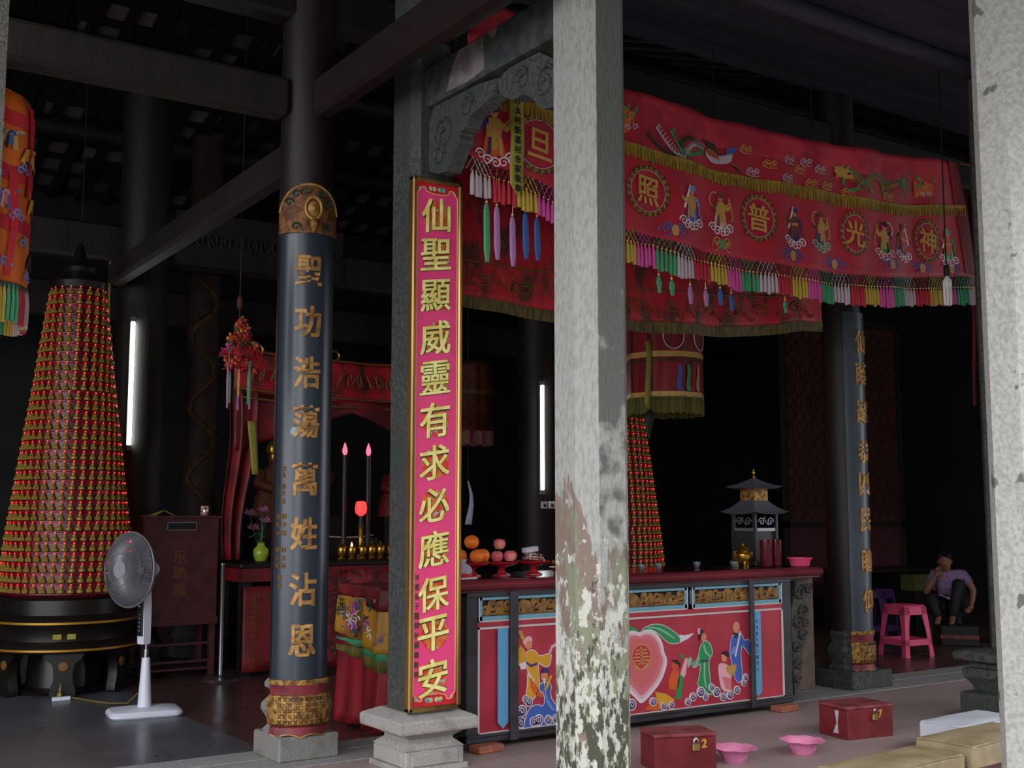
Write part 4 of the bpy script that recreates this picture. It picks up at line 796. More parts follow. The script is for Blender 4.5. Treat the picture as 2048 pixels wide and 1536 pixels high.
# lamp on a cord in front of the banner's right end
hl = thing('hanging_lamp', 'white compact tube bulb hanging on a black cord before the banner', 'lamp', (8.0, 5.6, 0))
G().tube([(-.0, 0, roof_z(5.6)-.05), (0, 0, 4.4), (-.002, .0, 3.6), (.0, 0, 3.44)], .006, 6).build('cord', 'cable_dark', hl)
G().lathe([(.018, 3.44), (.024, 3.42), (.024, 3.36), (.018, 3.35)], 14).build('socket', 'cable_dark', hl)
g = G(); g.lathe([(.016, 3.36), (.016, 3.34), (.034, 3.32), (.036, 3.28), (.028, 3.265)], 14); g.build('ballast', 'cfl_white', hl)
g = G()
for a in range(2):
    for s_ in (-1, 1): pass
    x = .018 if a else -.018
    for y in (-.014, .014): g.tube([(x, y, 3.275), (x, y, 3.14)], .011, 8)
    g.tube([(x, -.014, 3.14), (x, -.008, 3.125), (x, .008, 3.125), (x, .014, 3.14)], .011, 8)
g.build('bulb_tube', 'cfl_white', hl)

# ================================================================ painted offering table
tb = thing('offering_table', 'long red offering table with painted peach panel and gold frieze', 'table', (0, 6.4, 0))
G().bx(3.98, 7.325, 0.03, .72, 1.045, 1.07, ch=.006).build('tabletop', 'lacquer_top', tb, smooth=0)
g = G(); prof = [(.03, .995), (-.01, 1.0), (-.035, 1.015), (-.045, 1.035), (-.035, 1.058), (-.01, 1.066), (.03, 1.068)]
g.ring([[(x, a, z) for a, z in prof] for x in (3.96, 7.335)]); g.bx(3.96, 7.335, .0, .72, .99, 1.045); g.build('top_moulding', 'lacquer_red', tb, smooth=50)
g = G(); g.bx(4.04, 6.99, .05, .68, .09, .99); g.build('carcass', 'recess_dark', tb, smooth=0)
for x0, x1 in ((4.03, 4.115), (6.90, 7.0)): G().bx(x0, x1, -.005, .09, .05, .99, ch=.006).build('corner_post', 'frame_dark', tb, smooth=0)
G().bx(4.03, 7.0, -.012, .06, .955, .992, ch=.006).build('top_rail', 'frame_dark', tb, smooth=0)
g = G(); g.bx(4.03, 7.0, -.012, .09, .05, .095, ch=.006); g.bx(4.03, 7.0, -.022, .03, .085, .105, ch=.004); g.build('bottom_rail', 'frame_dark', tb, smooth=0)
G().bx(4.115, 6.9, .0, .05, .1, .77).build('painted_panel', 'table_red', tb, smooth=0)
G().bx(4.115, 6.9, -.004, .05, .77, .8).build('mid_rail', 'table_red', tb, smooth=0)
g = G()
for x0, x1, z0, z1 in ((4.115, 6.9, .755, .768), (4.115, 6.9, .1, .112), (4.115, 4.127, .1, .768), (6.888, 6.9, .1, .768)): g.bx(x0, x1, -.01, .0, z0, z1)
g.build('white_border', 'trim_white', tb, smooth=0)
rn = random.Random(3)
for x0, x1 in ((4.12, 5.0), (5.04, 5.92), (5.96, 6.895)):
    f_ = G()
    for a, b, z0, z1 in ((x0, x1, .8, .835), (x0, x1, .938, .955), (x0, x0+.028, .8, .955), (x1-.028, x1, .8, .955)): f_.bx(a, b, -.006, .03, z0, z1)
    f_.build('frieze_frame', 'trim_blue', tb, smooth=0)
    G().bx(x0, x1, .02, .05, .8, .955).build('frieze_recess', 'recess_dark', tb, smooth=0)
    w_ = G()
    for a, b, z0, z1 in ((x0, x1, .8, .808), (x0, x0+.008, .8, .955), (x1-.008, x1, .8, .955)): w_.bx(a, b, -.009, 0, z0, z1)
    w_.build('frieze_border', 'trim_white', tb, smooth=0)
    g = G(); x = x0+.06; k = 0
    while x < x1-.05:
        r = rn.uniform(.03, .042); s_ = 1 if k % 2 else -1; z = .886+s_*.012
        g.tube([(x+r*(1-a/22)*cos(a*.55+k), .008, z+r*(1-a/22)*sin(a*.55+k)*s_) for a in range(18)], .012, 6, flat=.8)
        if k % 3 == 2: g.bx(x-.012, x+.02, -.002, .018, .845, .93)
        if k % 4 == 1: g.prism(smooth2([(x+.02, .86), (x+.06, .85), (x+.07, .9), (x+.04, .93), (x+.015, .91)], 1), .0, .018)
        x += r+.022; k += 1
    g.tube([(x0+.035, .01, .848), ((x0+x1)/2, .01, .843), (x1-.035, .01, .848)], .01, 6)
    g.build('frieze_carving', 'scroll_gold', tb)
for col_, pts, l in PAINT:
    g = G(); g.prism(smooth2(pts, 1) if len(pts) > 6 else pts, -.0015*l-.0005, -.0002); g.build('painted_'+{'paint_skin': 'face', 'paint_black': 'hair'}.get(col_, 'shape'), col_, tb, smooth=0)
for col_, pts, l in PAINT:
    if col_ in ('paint_yellow', 'paint_blue', 'paint_green') and len(pts) > 10:
        g = G(); q = smooth2(pts, 1); ribs(g, q+[q[0]], .0055, .0055, lambda X, Z: (X, -.0015*l-.002, Z), 0); g.build('painted_outline', 'paint_white', tb, smooth=0)
for k, (x, z, r) in enumerate(PAINT_CLOUD):
    g = G(); z = max(z, .112+r)
    g.prism(circ(x, z, r, 18), -.0125, -.0005, 0); g.prism(circ(x, z, r*.78, 16), -.0135, -.012, 1); swirl(g, x, z, r*.6, lambda X, Z: (X, -.0145, Z), 0, r*.2, 1.3, 1 if k % 2 else -1)
    g.build('painted_cloud', ['paint_white', 'paint_blue_dark'], tb, smooth=0)
(sx_, sz_), sr = SHOU
g = G(); g.prism(circ(sx_, sz_, .092, 30, .088), -.0085, -.006, 1)
sh = lambda p_, w=.011: ribs(g, p_, w, w, lambda X, Z: (X, -.0095, Z), 0)
sh([(sx_+.088*cos(a), sz_+.085*sin(a)) for a in [i*2*pi/36 for i in range(37)]], .008)
sh([(sx_, sz_+.07), (sx_, sz_-.05)], .014)
for z, w in ((.045, .05), (.022, .062), (-.002, .076), (-.026, .076)): sh([(sx_-w, sz_+z), (sx_+w, sz_+z)], .009)
sh([(sx_-.065, sz_-.03), (sx_-.05, sz_-.06), (sx_-.02, sz_-.075)], .009); sh([(sx_+.065, sz_-.03), (sx_+.05, sz_-.06), (sx_+.02, sz_-.075)], .009); sh([(sx_-.035, sz_-.048), (sx_+.035, sz_-.048)], .009)
g.build('longevity_emblem', ['paint_gold', 'paint_red'], tb, smooth=0)
# two dark front bars and the two pointed blue strips
for x, w in ((4.375, .03), (6.54, .022)): G().bx(x-w, x+w, -.045, -.02, .05, .992, ch=.004).build('front_bar', 'frame_dark', tb, smooth=0)
for k, (x, hw_) in enumerate(((4.30, .04), (6.607, .04))):
    zt_ = .755; g = G(); g.prism([(x-hw_, zt_), (x+hw_, zt_), (x+hw_, .165), (x, .125), (x-hw_, .165)], -.019, -.016, 0)
    if k:
        for i, ch in enumerate('大色富十泰三壽辛七'): char(g, ch, x-.003, .68-i*.044, .026, .03, -.019, .001, 1, .02)
    g.build('blue_strip', ['paint_sky', 'paint_blue_dark'], tb, smooth=0)
# recessed end wing with dragon bracket
G().bx(6.99, 7.31, .05, .09, .125, .99).build('wing_panel', 'wing_brown', tb, smooth=0)
g = G(); P = smooth2([(7.0, .965), (7.25, .965), (7.24, .86), (7.19, .76), (7.2, .66), (7.15, .58), (7.17, .5), (7.11, .44), (7.1, .3), (7.06, .12), (7.0, .1)], 1); g.prism(P, -.005, .05)
for (x, z, r) in ((7.1, .88, .075), (7.13, .73, .05), (7.07, .65, .055), (7.12, .55, .045), (7.05, .46, .045), (7.2, .9, .035), (7.06, .33, .04), (7.05, .22, .03), (7.15, .64, .03)):
    g.tube([(x+r*(1-a/24)*cos(a*.5), -.008, z+r*(1-a/24)*sin(a*.5)) for a in range(20)], .013, 6)
g.build('wing_bracket', 'carved_dark', tb)
for k, (x, y, rz, l) in enumerate(((4.16, 6.36, .1, 'broken orange brick wedged under the left end of the painted table'), (6.86, 6.36, .08, 'broken orange brick wedged under the right end of the painted table'))):
    b_ = G().box(0, 0, .024, .2, .12, .048, ch=.008).build('brick', 'brick_orange', smooth=0); b_.location = (x, y, 0); b_.rotation_euler = (0, 0, rz); tag(b_, l, 'brick')
for x in (4.2, 6.8): G().bx(x-.04, x+.04, .6, .68, 0, .1).build('leg', 'frame_dark', tb, smooth=0)

# ---------------------------------------------------------------- things on the painted table
ZT = 1.072
def at_table(o, x, y): o.location = (x, y, ZT); return o
def foot_plate(label, x):
    t = thing('footed_plate', label, 'plate', (x, 6.64, ZT), 0, 'footed offering plates')
    G().lathe([(.062, 0), (.06, .008), (.03, .02), (.02, .04), (.03, .06), (.06, .07), (.02, .072)], 20).build('foot', 'plate_red', t)
    G().lathe([(.0, .068), (.06, .069), (.105, .08), (.116, .09), (.117, .096), (.1, .088), (.05, .078), (0, .076)], 28).build('dish', 'plate_red', t); return t
for x, l in ((4.225, 'red footed plate under the heap of oranges'), (4.462, 'red footed plate under the heap of red apples'), (4.725, 'red footed plate under the wrapped snacks')): foot_plate(l, x)
def fruit(kind, label, x, y, z, r):
    t = thing(kind, label, kind, (x, y, z), random.uniform(0, 6), kind+'s heaped on the plate')
    if kind == 'orange':
        G().ball(0, 0, 0, r, r, r*.93, seg=18, rings=12).build('fruit', 'orange_fruit', t); G().lathe([(.006, r*.9), (.007, r*.93), (.003, r*.96)], 7).build('stem_button', 'dark_green', t)
    else:
        G().lathe([(.004, -r*.72), (r*.3, -r*.85), (r*.7, -r*.7), (r*.95, -r*.2), (r, r*.15), (r*.88, r*.55), (r*.5, r*.82), (r*.2, r*.78), (.003, r*.6)], 18).build('fruit', 'apple_red', t); G().tube([(0, 0, r*.6), (.004, 0, r*.85), (.01, 0, r*1.02)], .003, 5).build('stem', 'brown_wood', t)
pz = ZT+.082
for i, (x, y, z, l) in enumerate(((4.14, 6.66, .055, 'orange at the left foot of the orange heap'), (4.235, 6.59, .055, 'orange at the front centre of the orange heap'), (4.315, 6.65, .055, 'orange at the right foot of the orange heap beside the apples'), (4.222, 6.64, .148, 'orange on top of the orange heap'))): fruit('orange', l, x, y, pz+z, .05)
for i, (x, y, z, l) in enumerate(((4.412, 6.62, .05, 'apple at the left foot of the apple heap'), (4.494, 6.59, .05, 'apple at the front right of the apple heap'), (4.557, 6.665, .05, 'apple at the right end of the apple heap'), (4.455, 6.655, .13, 'apple on top of the apple heap'))): fruit('apple', l, x, y, pz+z, .042)
t = thing('snack_bundle', 'glossy wrapped snacks piled on a plate beside the apples', 'snacks', (4.725, 6.64, ZT+.093))
for k, (a, w) in enumerate(((.15, .15), (-.3, .13), (.5, .12))):
    G(Matrix.Translation((0, 0, .012+.016*k)) @ Matrix.Rotation(a, 4, 'Z') @ Matrix.Rotation(.1, 4, 'Y')).box(0, 0, 0, w, .09, .016, ch=.006).build('packet', 'snack_wrap', t, smooth=0)
b_ = G(Matrix.Rotation(.2, 4, 'Z') @ Matrix.Rotation(-.1, 4, 'Y')).box(0, 0, 0, .12, .05, .035, ch=.004).build('paper_packet', 'paper_white', smooth=0); b_.location = (4.69, 6.63, ZT+.172); tag(b_, 'small white paper packet lying on top of the wrapped snacks', 'packet')
t = thing('foil_bundle', 'shiny gold foil offering at the right of the wrapped snacks', 'offering', (4.925, 6.60, ZT))
g = G()
for k in range(14): g.T = Matrix.Translation((random.uniform(-.06, .06), random.uniform(-.04, .04), .05+random.uniform(0, .04))) @ Euler((random.uniform(0, 3), random.uniform(0, 3), 0)).to_matrix().to_4x4(); g.box(0, 0, 0, .04, .025, .003)
g.build('foil', 'gilt', t, smooth=0); G().lathe([(.05, 0), (.04, .01), (.07, .045), (.08, .05)], 18).build('saucer', 'plate_red', t)
t = thing('bun_dish', 'small red dish holding a bun wrapped in clear film', 'dish', (4.055, 6.49, ZT))
G().lathe([(.05, 0), (.055, .005), (.072, .03), (.074, .034), (.06, .02), (0, .014)], 24).build('dish', 'dish_red', t)
G().lathe([(.001, .018), (.04, .02), (.048, .035), (.042, .06), (.022, .078), (.001, .082)], 16).build('bun', 'bun_white', t)
g = G(); n = 20
g.ring([[(r*(1+.12*sin(5*a+z*60))*cos(a), r*(1+.12*sin(5*a+z*60))*sin(a), z) for a in [2*pi*i/n for i in range(n)]] for r, z in ((.064, .03), (.062, .06), (.045, .085), (.02, .1), (.03, .125))], caps=False); thicken(g.build('plastic_film', 'film', t), .001)
b_ = G().bx(-.07, .07, -.04, .04, 0, .018, ch=.004).build('paper_slip', 'paper_white', smooth=0); at_table(b_, 4.06, 6.39+.02); b_.location.z = ZT; tag(b_, 'flat white and orange paper packet in front of the bun dish', 'packet')
b_.location = (4.055, 6.40+.03, ZT-0.0); b_.scale = (.9, .6, .7)
def cup(label, x, y):
    t = thing('tea_cup', label, 'cup', (x, y, ZT), 0, 'small tea cups on the table')
    G().lathe([(.016, 0), (.018, .004), (.026, .03), (.029, .045), (.026, .045), (.02, .012), (0, .01)], 18).build('bowl', 'pewter', t); G().lathe([(.0, .036), (.024, .036), (.0, .037)], 14).build('tea', 'lacquer_top', t)
for x, y, l in ((5.66, 6.6, 'small bright metal cup just right of the mossy post on the table'), (5.87, 6.65, 'small dim metal cup second from the mossy post on the table'), (6.62, 6.62, 'small cup left of the round gilt burner'), (6.35, 6.75, 'small cup in the dark middle of the table back')): cup(l, x, y)
t = thing('incense_burner', 'round gilt incense burner beside the small metal pagoda', 'burner', (6.80, 6.70, ZT))
G().lathe([(.01, .028), (.05, .035), (.072, .07), (.07, .1), (.045, .12), (.05, .13), (.045, .13)], 24).build('belly', 'gilt', t); G().lathe([(.046, .13), (.05, .14), (.03, .158), (.012, .165), (.014, .178), (.002, .185)], 20).build('lid', 'gilt', t)
for k in range(3): G().tube([(.04*cos(k*2.09), .04*sin(k*2.09), .045), (.05*cos(k*2.09), .05*sin(k*2.09), .02), (.045*cos(k*2.09), .045*sin(k*2.09), 0)], [.014, .01, .013], 8).build('leg', 'gilt', t)
for s_ in (-1, 1): G().tube([(s_*.07, 0, .08), (s_*.095, 0, .09), (s_*.095, 0, .12), (s_*.07, 0, .12)], .008, 6).build('ear', 'gilt', t)
t = thing('metal_pagoda', 'small two-roofed metal incense pagoda standing on the painted table', 'pagoda', (7.09, 6.85, ZT))
sq = lambda r, z: [(r, -r, z), (r, r, z), (-r, r, z), (-r, -r, z)]
def roof(r, z, rt, h, name):
    g = G(); n = 10; rings = []
    for i in range(n+1):
        u = i/n; rr = rt+(r-rt)*(1-u); zz = z+h*(u**1.5); ring = []
        for k in range(4):
            for j in range(6):
                a = (k+j/6)*pi/2+pi/4; b = (k+1)*pi/2+pi/4
                f = j/6; c0 = (cos(k*pi/2+pi/4)*1.414, sin(k*pi/2+pi/4)*1.414); c1 = (cos(b)*1.414, sin(b)*1.414)
                ring.append((rr*(c0[0]+(c1[0]-c0[0])*f), rr*(c0[1]+(c1[1]-c0[1])*f), zz+.025*(1-u)*(abs(2*f-1)**3)))
        rings.append(ring)
    g.ring(rings); return g.build(name, 'pewter', t, smooth=25)
G().bx(-.15, .15, -.15, .15, 0, .04, ch=.005).build('base', 'pagoda_dark', t, smooth=0)
for sx in (-1, 1):
    for sy in (-1, 1): G().bx(sx*.12-.012, sx*.12+.012, sy*.12-.012, sy*.12+.012, .04, .42).build('leg', 'pagoda_dark', t, smooth=0)
G().bx(-.11, .11, -.11, .11, .04, .28).build('chamber', 'pagoda_dark', t, smooth=0)
for ax in (0, 1):
    g = G(Matrix.Rotation(-ax*pi/2, 4, 'Z')); g.bx(-.12, .12, -.126, -.118, .275, .3)
    for s_ in (-1, 1): g.tube([(s_*(.05+.035*(1-a/20)*cos(a*.5)), -.124, .35+.035*(1-a/20)*sin(a*.5)) for a in range(18)], .005, 5)
    g.tube([(-.02, -.124, .39), (0, -.124, .35), (.03, -.124, .32)], .004, 5); g.build('scroll_grille', 'pewter', t)
roof(.2, .41, .075, .115, 'lower_roof'); G().bx(-.078, .078, -.078, .078, .52, .62).build('upper_chamber', 'carved_gold', t, smooth=0); roof(.168, .615, .01, .09, 'upper_roof')
G().lathe([(.004, .70), (.012, .705), (.016, .72), (.006, .73), (.014, .742), (.014, .752), (.004, .76), (.012, .772), (.001, .785)], 12).build('finial', 'gilt', t)
for x, y, l in ((6.93, 6.58, 'red glass candle cylinder directly in front of the metal pagoda'), (7.06, 6.60, 'red glass candle cylinder between the pagoda and the pink basin')):
    t = thing('glass_candle', l, 'candle holder', (x, y, ZT), 0, 'red glass candle cylinders')
    G().lathe([(.045, 0), (.05, .01), (.05, .21), (.047, .21), (.046, .02), (0, .015)], 20).build('glass', 'glass_red', t); G().lathe([(0, .016), (.03, .016), (.03, .14), (.0, .145)], 14).build('candle', 'plate_red', t)
t = thing('plastic_basin', 'pink plastic basin on the right end of the painted table', 'basin', (7.225, 6.5, ZT))
G().lathe([(.07, 0), (.074, .004), (.086, .05), (.1, .062), (.1, .067), (.084, .056), (.07, .01), (0, .008)], 30).build('bowl', 'stool_pink', t)

# ---------------------------------------------------------------- boxes, basins and cushions on the porch floor
def offering_box(label, loc, rz, num, w=.38, d=.28, h=.215):
    t = thing('wooden_box', label, 'box', loc, rz, 'red offering boxes on the floor')
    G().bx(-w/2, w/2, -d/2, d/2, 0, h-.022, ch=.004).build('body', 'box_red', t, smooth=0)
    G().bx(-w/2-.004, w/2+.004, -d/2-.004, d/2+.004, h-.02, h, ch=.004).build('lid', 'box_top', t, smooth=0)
    k = .06 if num == '2' else .03
    pl = G(); pl.bx(k-.022, k+.022, -d/2-.02, -d/2-.004, h-.098, h-.058, ch=.004); L_ = pl.build('padlock', 'brass', t, smooth=0)
    G().tube([(k-.013, -d/2-.012, h-.06), (k-.013, -d/2-.012, h-.038), (k, -d/2-.012, h-.028), (k+.013, -d/2-.012, h-.038), (k+.013, -d/2-.012, h-.06)], .004, 6).build('shackle', 'steel', L_)
    G().bx(k-.008, k+.008, -d/2-.008, -d/2, h-.045, h-.012).build('hasp', 'steel', t, smooth=0)
    g = G(); char(g, num, k+.055, h-.06, .05, .05, -d/2-.0005, .0015, 0, .03, .1); g.build('number', 'paint_mark', t, smooth=0)
    if num == '7':
        g = G(); g.prism([(-.06, .18), (-.02, .18), (-.035, .1), (.0, .03), (-.05, .03), (-.045, .1)], -w/2-.0015, -w/2, plane='yz'); g.build('torn_label', 'paper_white', t, smooth=0)
    return t
offering_box('dark red wooden box with brass padlock and yellow 2 nearest the mossy post', (4.855, 5.35, 0), R(-21), '2', .38, .25)
offering_box('dark red wooden box with a brass padlock and a yellow 7', (6.547, 5.43, 0), R(-9), '7', .39, .29)
def pink_bowl(label, x, y, rz):
    t = thing('plastic_bowl', label, 'bowl', (x, y, 0), rz, 'thin pink plastic bowls on the floor')
    n = 48; g = G(); prof = [(.062, 0), (.066, .004), (.085, .055), (.105, .075), (.14, .085)]
    rings = [[(r*(1+(.014*sin(8*a) if r > .1 else 0))*cos(a), r*(1+(.014*sin(8*a) if r > .1 else 0))*sin(a), z+(.0025*sin(8*a+1) if r > .1 else 0)) for a in [2*pi*i/n for i in range(n)]] for r, z in prof]
    rings += [[(p_[0]*.985, p_[1]*.985, p_[2]+.002) for p_ in r] for r in rings[::-1]]
    g.ring(rings); g.build('bowl', 'basin_pink', t); 
    g = G()
    for k in range(8): a = 2*pi*k/8; g.tube([(.069*cos(a), .069*sin(a), .012), (.089*cos(a+.15), .089*sin(a+.15), .055), (.108*cos(a), .108*sin(a), .074)], .003, 5)
    g.build('moulded_rib', 'basin_pink', t)
pink_bowl('pink plastic bowl half hidden behind the box marked 2', 5.235, 5.27, 0); pink_bowl('pink plastic bowl standing alone between the two red boxes', 5.76, 5.2, .5)
def cushion(label, x0, x1, y0, y1, m, h=.22, rz=R(4)):
    t = thing('kneeling_cushion', label, 'cushion', ((x0+x1)/2, (y0+y1)/2, 0), rz, 'kneeling cushions in a row')
    w, d = x1-x0, y1-y0
    g = G(); nx, ny = 24, 14
    f = lambda u, v: (lambda a, b: (a*w/2, b*d/2, h-.012*(abs(a)**6+abs(b)**6)-.004*sin(u*9)*sin(v*7)))(u*2-1, v*2-1)
    g.grid(f, nx, ny); k = len(g.v)
    g.build('top_pad', m, t)
    g = G(); g.bx(-w/2, w/2, -d/2, d/2, h*.35, h-.008, ch=.014); g.build('side_pad', m, t, smooth=30)
    G().bx(-w/2+.015, w/2-.015, -d/2+.015, d/2-.015, 0, h*.36).build('wooden_stand', 'box_maroon', t, smooth=0); return t
cushion('tan vinyl kneeling cushion at the bottom edge left of the others', 3.97, 4.89, 4.0, 4.33, 'cushion_tan', .18)
cushion('tan vinyl kneeling cushion in the middle of the row with worn orange patch', 4.93, 5.83, 4.06, 4.39, 'cushion_tan', .18)
cushion('taller tan vinyl kneeling cushion at the right end against the pale post', 5.87, 6.7, 4.1, 4.47, 'cushion_tan', .215)
cushion('pale bluish white kneeling cushion behind the right tan cushion', 6.42, 7.1, 4.55, 4.85, 'cushion_white', .2)

# ---------------------------------------------------------------- pink stools on the hall floor
def stool(label, loc, rz, m, s_=1., h=.53):
    t = thing('plastic_stool', label, 'stool', loc, rz)
    tw, bw = .15*s_, .2*s_
    G().bx(-tw, tw, -tw, tw, h-.03, h, ch=.02).build('seat', m, t, smooth=30)
    def corner(sx, sy, z): k = tw+(bw-tw)*(1-z/h); return sx*k, sy*k
    for sx in (-1, 1):
        for sy in (-1, 1):
            g = G(); rings = []
            for z in (0, .02, .03, h*.5, h-.1, h-.02):
                x, y = corner(sx, sy, z); w = .055*s_+(.02 if z > h-.12 else 0)+(.008 if z < .025 else 0); e = .008
                rings.append([(x, y, z), (x-sx*w, y, z), (x-sx*w, y-sy*e, z), (x-sx*e, y-sy*e, z), (x-sx*e, y-sy*w, z), (x, y-sy*w, z)])
            if sx*sy < 0: rings = [r[::-1] for r in rings]
            g.ring(rings); g.build('leg', m, t, smooth=20)
    for z0, z1 in ((h-.1, h-.02), (.12, .18)):
        for k in range(4):
            g = G(Matrix.Rotation(k*pi/2, 4, 'Z')); a0 = corner(1, -1, z0)[0]; a1 = corner(1, -1, z1)[0]
            g.ring([[(-a0, -a0, z0), (-a0, -a0+.008, z0), (-a1, -a1+.008, z1), (-a1, -a1, z1)], [(a0, -a0, z0), (a0, -a0+.008, z0), (a1, -a1+.008, z1), (a1, -a1, z1)]]); g.build('apron' if z0 > .2 else 'stretcher', m, t, smooth=0)
    return t
stool('bright pink plastic stool on the hall floor right of the lettered column', (10.55, 8.06, 0), R(-8), 'stool_pink')
stool('dim purple plastic stool in the shadow behind the bright pink stool', (11.5, 9.15, 0), R(12), 'purple_plastic', .9, .6)

# ---------------------------------------------------------------- electric fan, power strip, cables
fan = thing('standing_fan', 'grey and white standing fan on a rectangular base beside the light tower', 'fan', (2.8, 8.93, 0))
g = G(Matrix.Rotation(R(-8), 4, 'Z')); n = 40
def rr(hx, hy, r, z): return [((hx-r)*(1 if cos(a) > 0 else -1)+r*cos(a), (hy-r)*(1 if sin(a) > 0 else -1)+r*sin(a), z) for a in [2*pi*(i+.5)/n for i in range(n)]]
g.ring([rr(.25, .17, .07, 0), rr(.262, .18, .075, .012), rr(.262, .18, .075, .03), rr(.245, .165, .07, .048), rr(.2, .13, .06, .056), rr(.12, .09, .05, .064)]); g.build('base', 'white_plastic', fan, smooth=30)
G().lathe([(.052, .06), (.05, .08), (.03, .41), (.028, .42)], 20).build('pole_sleeve', 'white_plastic', fan); G().lathe([(.02, .4), (.02, .48), (.009, .482), (.009, .54)], 14).build('inner_pole', 'steel', fan)
cb_ = G(Matrix.Translation((-.02, 0, 0)) @ Matrix.Rotation(R(22-90), 4, 'Z')); cb_.ring([[(a*w-.0, b*d+yo, z) for a, b in ((-1, -1), (1, -1), (1, 1), (-1, 1))] for w, d, yo, z in ((.034, .03, 0, .52), (.036, .032, 0, .54), (.036, .034, -.002, .8), (.032, .03, .0, .9), (.022, .022, .02, .97))]); cbx = cb_.build('control_column', 'white_plastic', fan, smooth=30)
g = G(Matrix.Translation((-.02, 0, 0)) @ Matrix.Rotation(R(22-90), 4, 'Z')); g.bx(-.028, .028, -.045, -.034, .58, .84, ch=.003); pn = g.build('control_panel', 'dark_plastic', cbx, smooth=0)
g = G(Matrix.Translation((-.02, 0, 0)) @ Matrix.Rotation(R(22-90), 4, 'Z'))
for k in range(5): g.ball(0, -.047, .62+.03*k, .006, seg=8, rings=5)
g.ball(0, -.05, .8, .013, seg=10, rings=6); g.build('button', 'steel', pn)
AX = Vector((-.928, -.371, .03)).normalized(); HC = Vector((-.01, .0, 1.07))
up_ = Vector((0, 0, 1)); s1 = AX.cross(up_).normalized(); u1 = s1.cross(AX)
MF = Matrix((( s1.x, u1.x, AX.x, HC.x), (s1.y, u1.y, AX.y, HC.y), (s1.z, u1.z, AX.z, HC.z), (0, 0, 0, 1)))   # local z = blowing direction
g = G(MF); g.lathe([(.003, -.09), (.035, -.085), (.055, -.06), (.06, -.02), (.06, .06), (.05, .085), (.02, .09)], 22); mo = g.build('motor_housing', 'white_plastic', fan)
g = G(MF); g.lathe([(.0612, .0), (.0615, .001), (.0615, .034), (.0612, .035)], 22); g.build('blue_label', 'blue_print', mo); G(MF).tube([(0, .058, -.02), (0, .085, -.02)], .007, 8).build('swing_knob', 'white_plastic', mo)
FR_ = .275
g = G(MF)
for k in range(120):
    a = 2*pi*k/120; P = lambda r, z, da=0: (r*cos(a+da), r*sin(a+da), z)
    g.tube([P(.06, .255, -.15), P(.14, .25, -.08), P(.22, .225, -.02), P(FR_, .165)], .0023, 4)
    g.tube([P(FR_, .165), P(.24, .11), P(.15, .09), P(.06, .085)], .0023, 4)
for r, z in ((.12, .254), (.2, .234), (.2, .098), (.12, .088)): g.tube([(r*cos(a), r*sin(a), z) for a in [2*pi*i/60 for i in range(60)]], .0025, 5, close=True)
g.tube([(FR_*cos(a), FR_*sin(a), .165) for a in [2*pi*i/72 for i in range(72)]], .007, 8, close=True)
g.build('wire_guard', 'fan_wire', fan); G(MF).lathe([(.0, .262), (.06, .262), (.066, .256), (.062, .25), (0, .25)], 26).build('guard_badge', 'fan_grey', fan)
for k in range(3):
    g = G(MF); a0 = 2*pi*k/3
    g.grid(lambda u, v: (lambda r, a: (r*cos(a), r*sin(a), .145+.05*(v-.5)*(1.1-u*.5)))(.035+.205*u, a0+(v-.5)*(1.0+.75*u)+.25*u), 10, 10); thicken(g.build('blade', 'blade_grey', fan), .003)
G(MF).lathe([(.02, .09), (.04, .12), (.04, .165), (.03, .185), (.0, .19)], 18).build('hub', 'fan_grey', fan)
t = thing('power_strip', 'white power strip with a plug on the dark floor by the light tower', 'power strip', (2.46, 9.98, 0), R(-6))
G().bx(-.07, .07, -.025, .025, 0, .03, ch=.006).build('body', 'white_plastic', t, smooth=0); g = G(); g.bx(-.03, .0, -.015, .015, .03, .06, ch=.004); g.tube([(-.015, 0, .06), (-.01, .01, .1), (.0, .06, .12)], .006, 6); g.build('plug', 'yellow_cloth', t, smooth=0)
tag(G().tube([(2.53, 9.98, .02), (2.62, 9.85, .006), (2.72, 9.6, .006), (2.80, 9.35, .03), (2.85, 9.15, .16), (2.84, 9.0, .36), (2.80, 8.955, .5)], .006, 6).build('power_cable', 'cable_tan'), 'thin tan cable sagging from the power strip to the fan', 'cable')

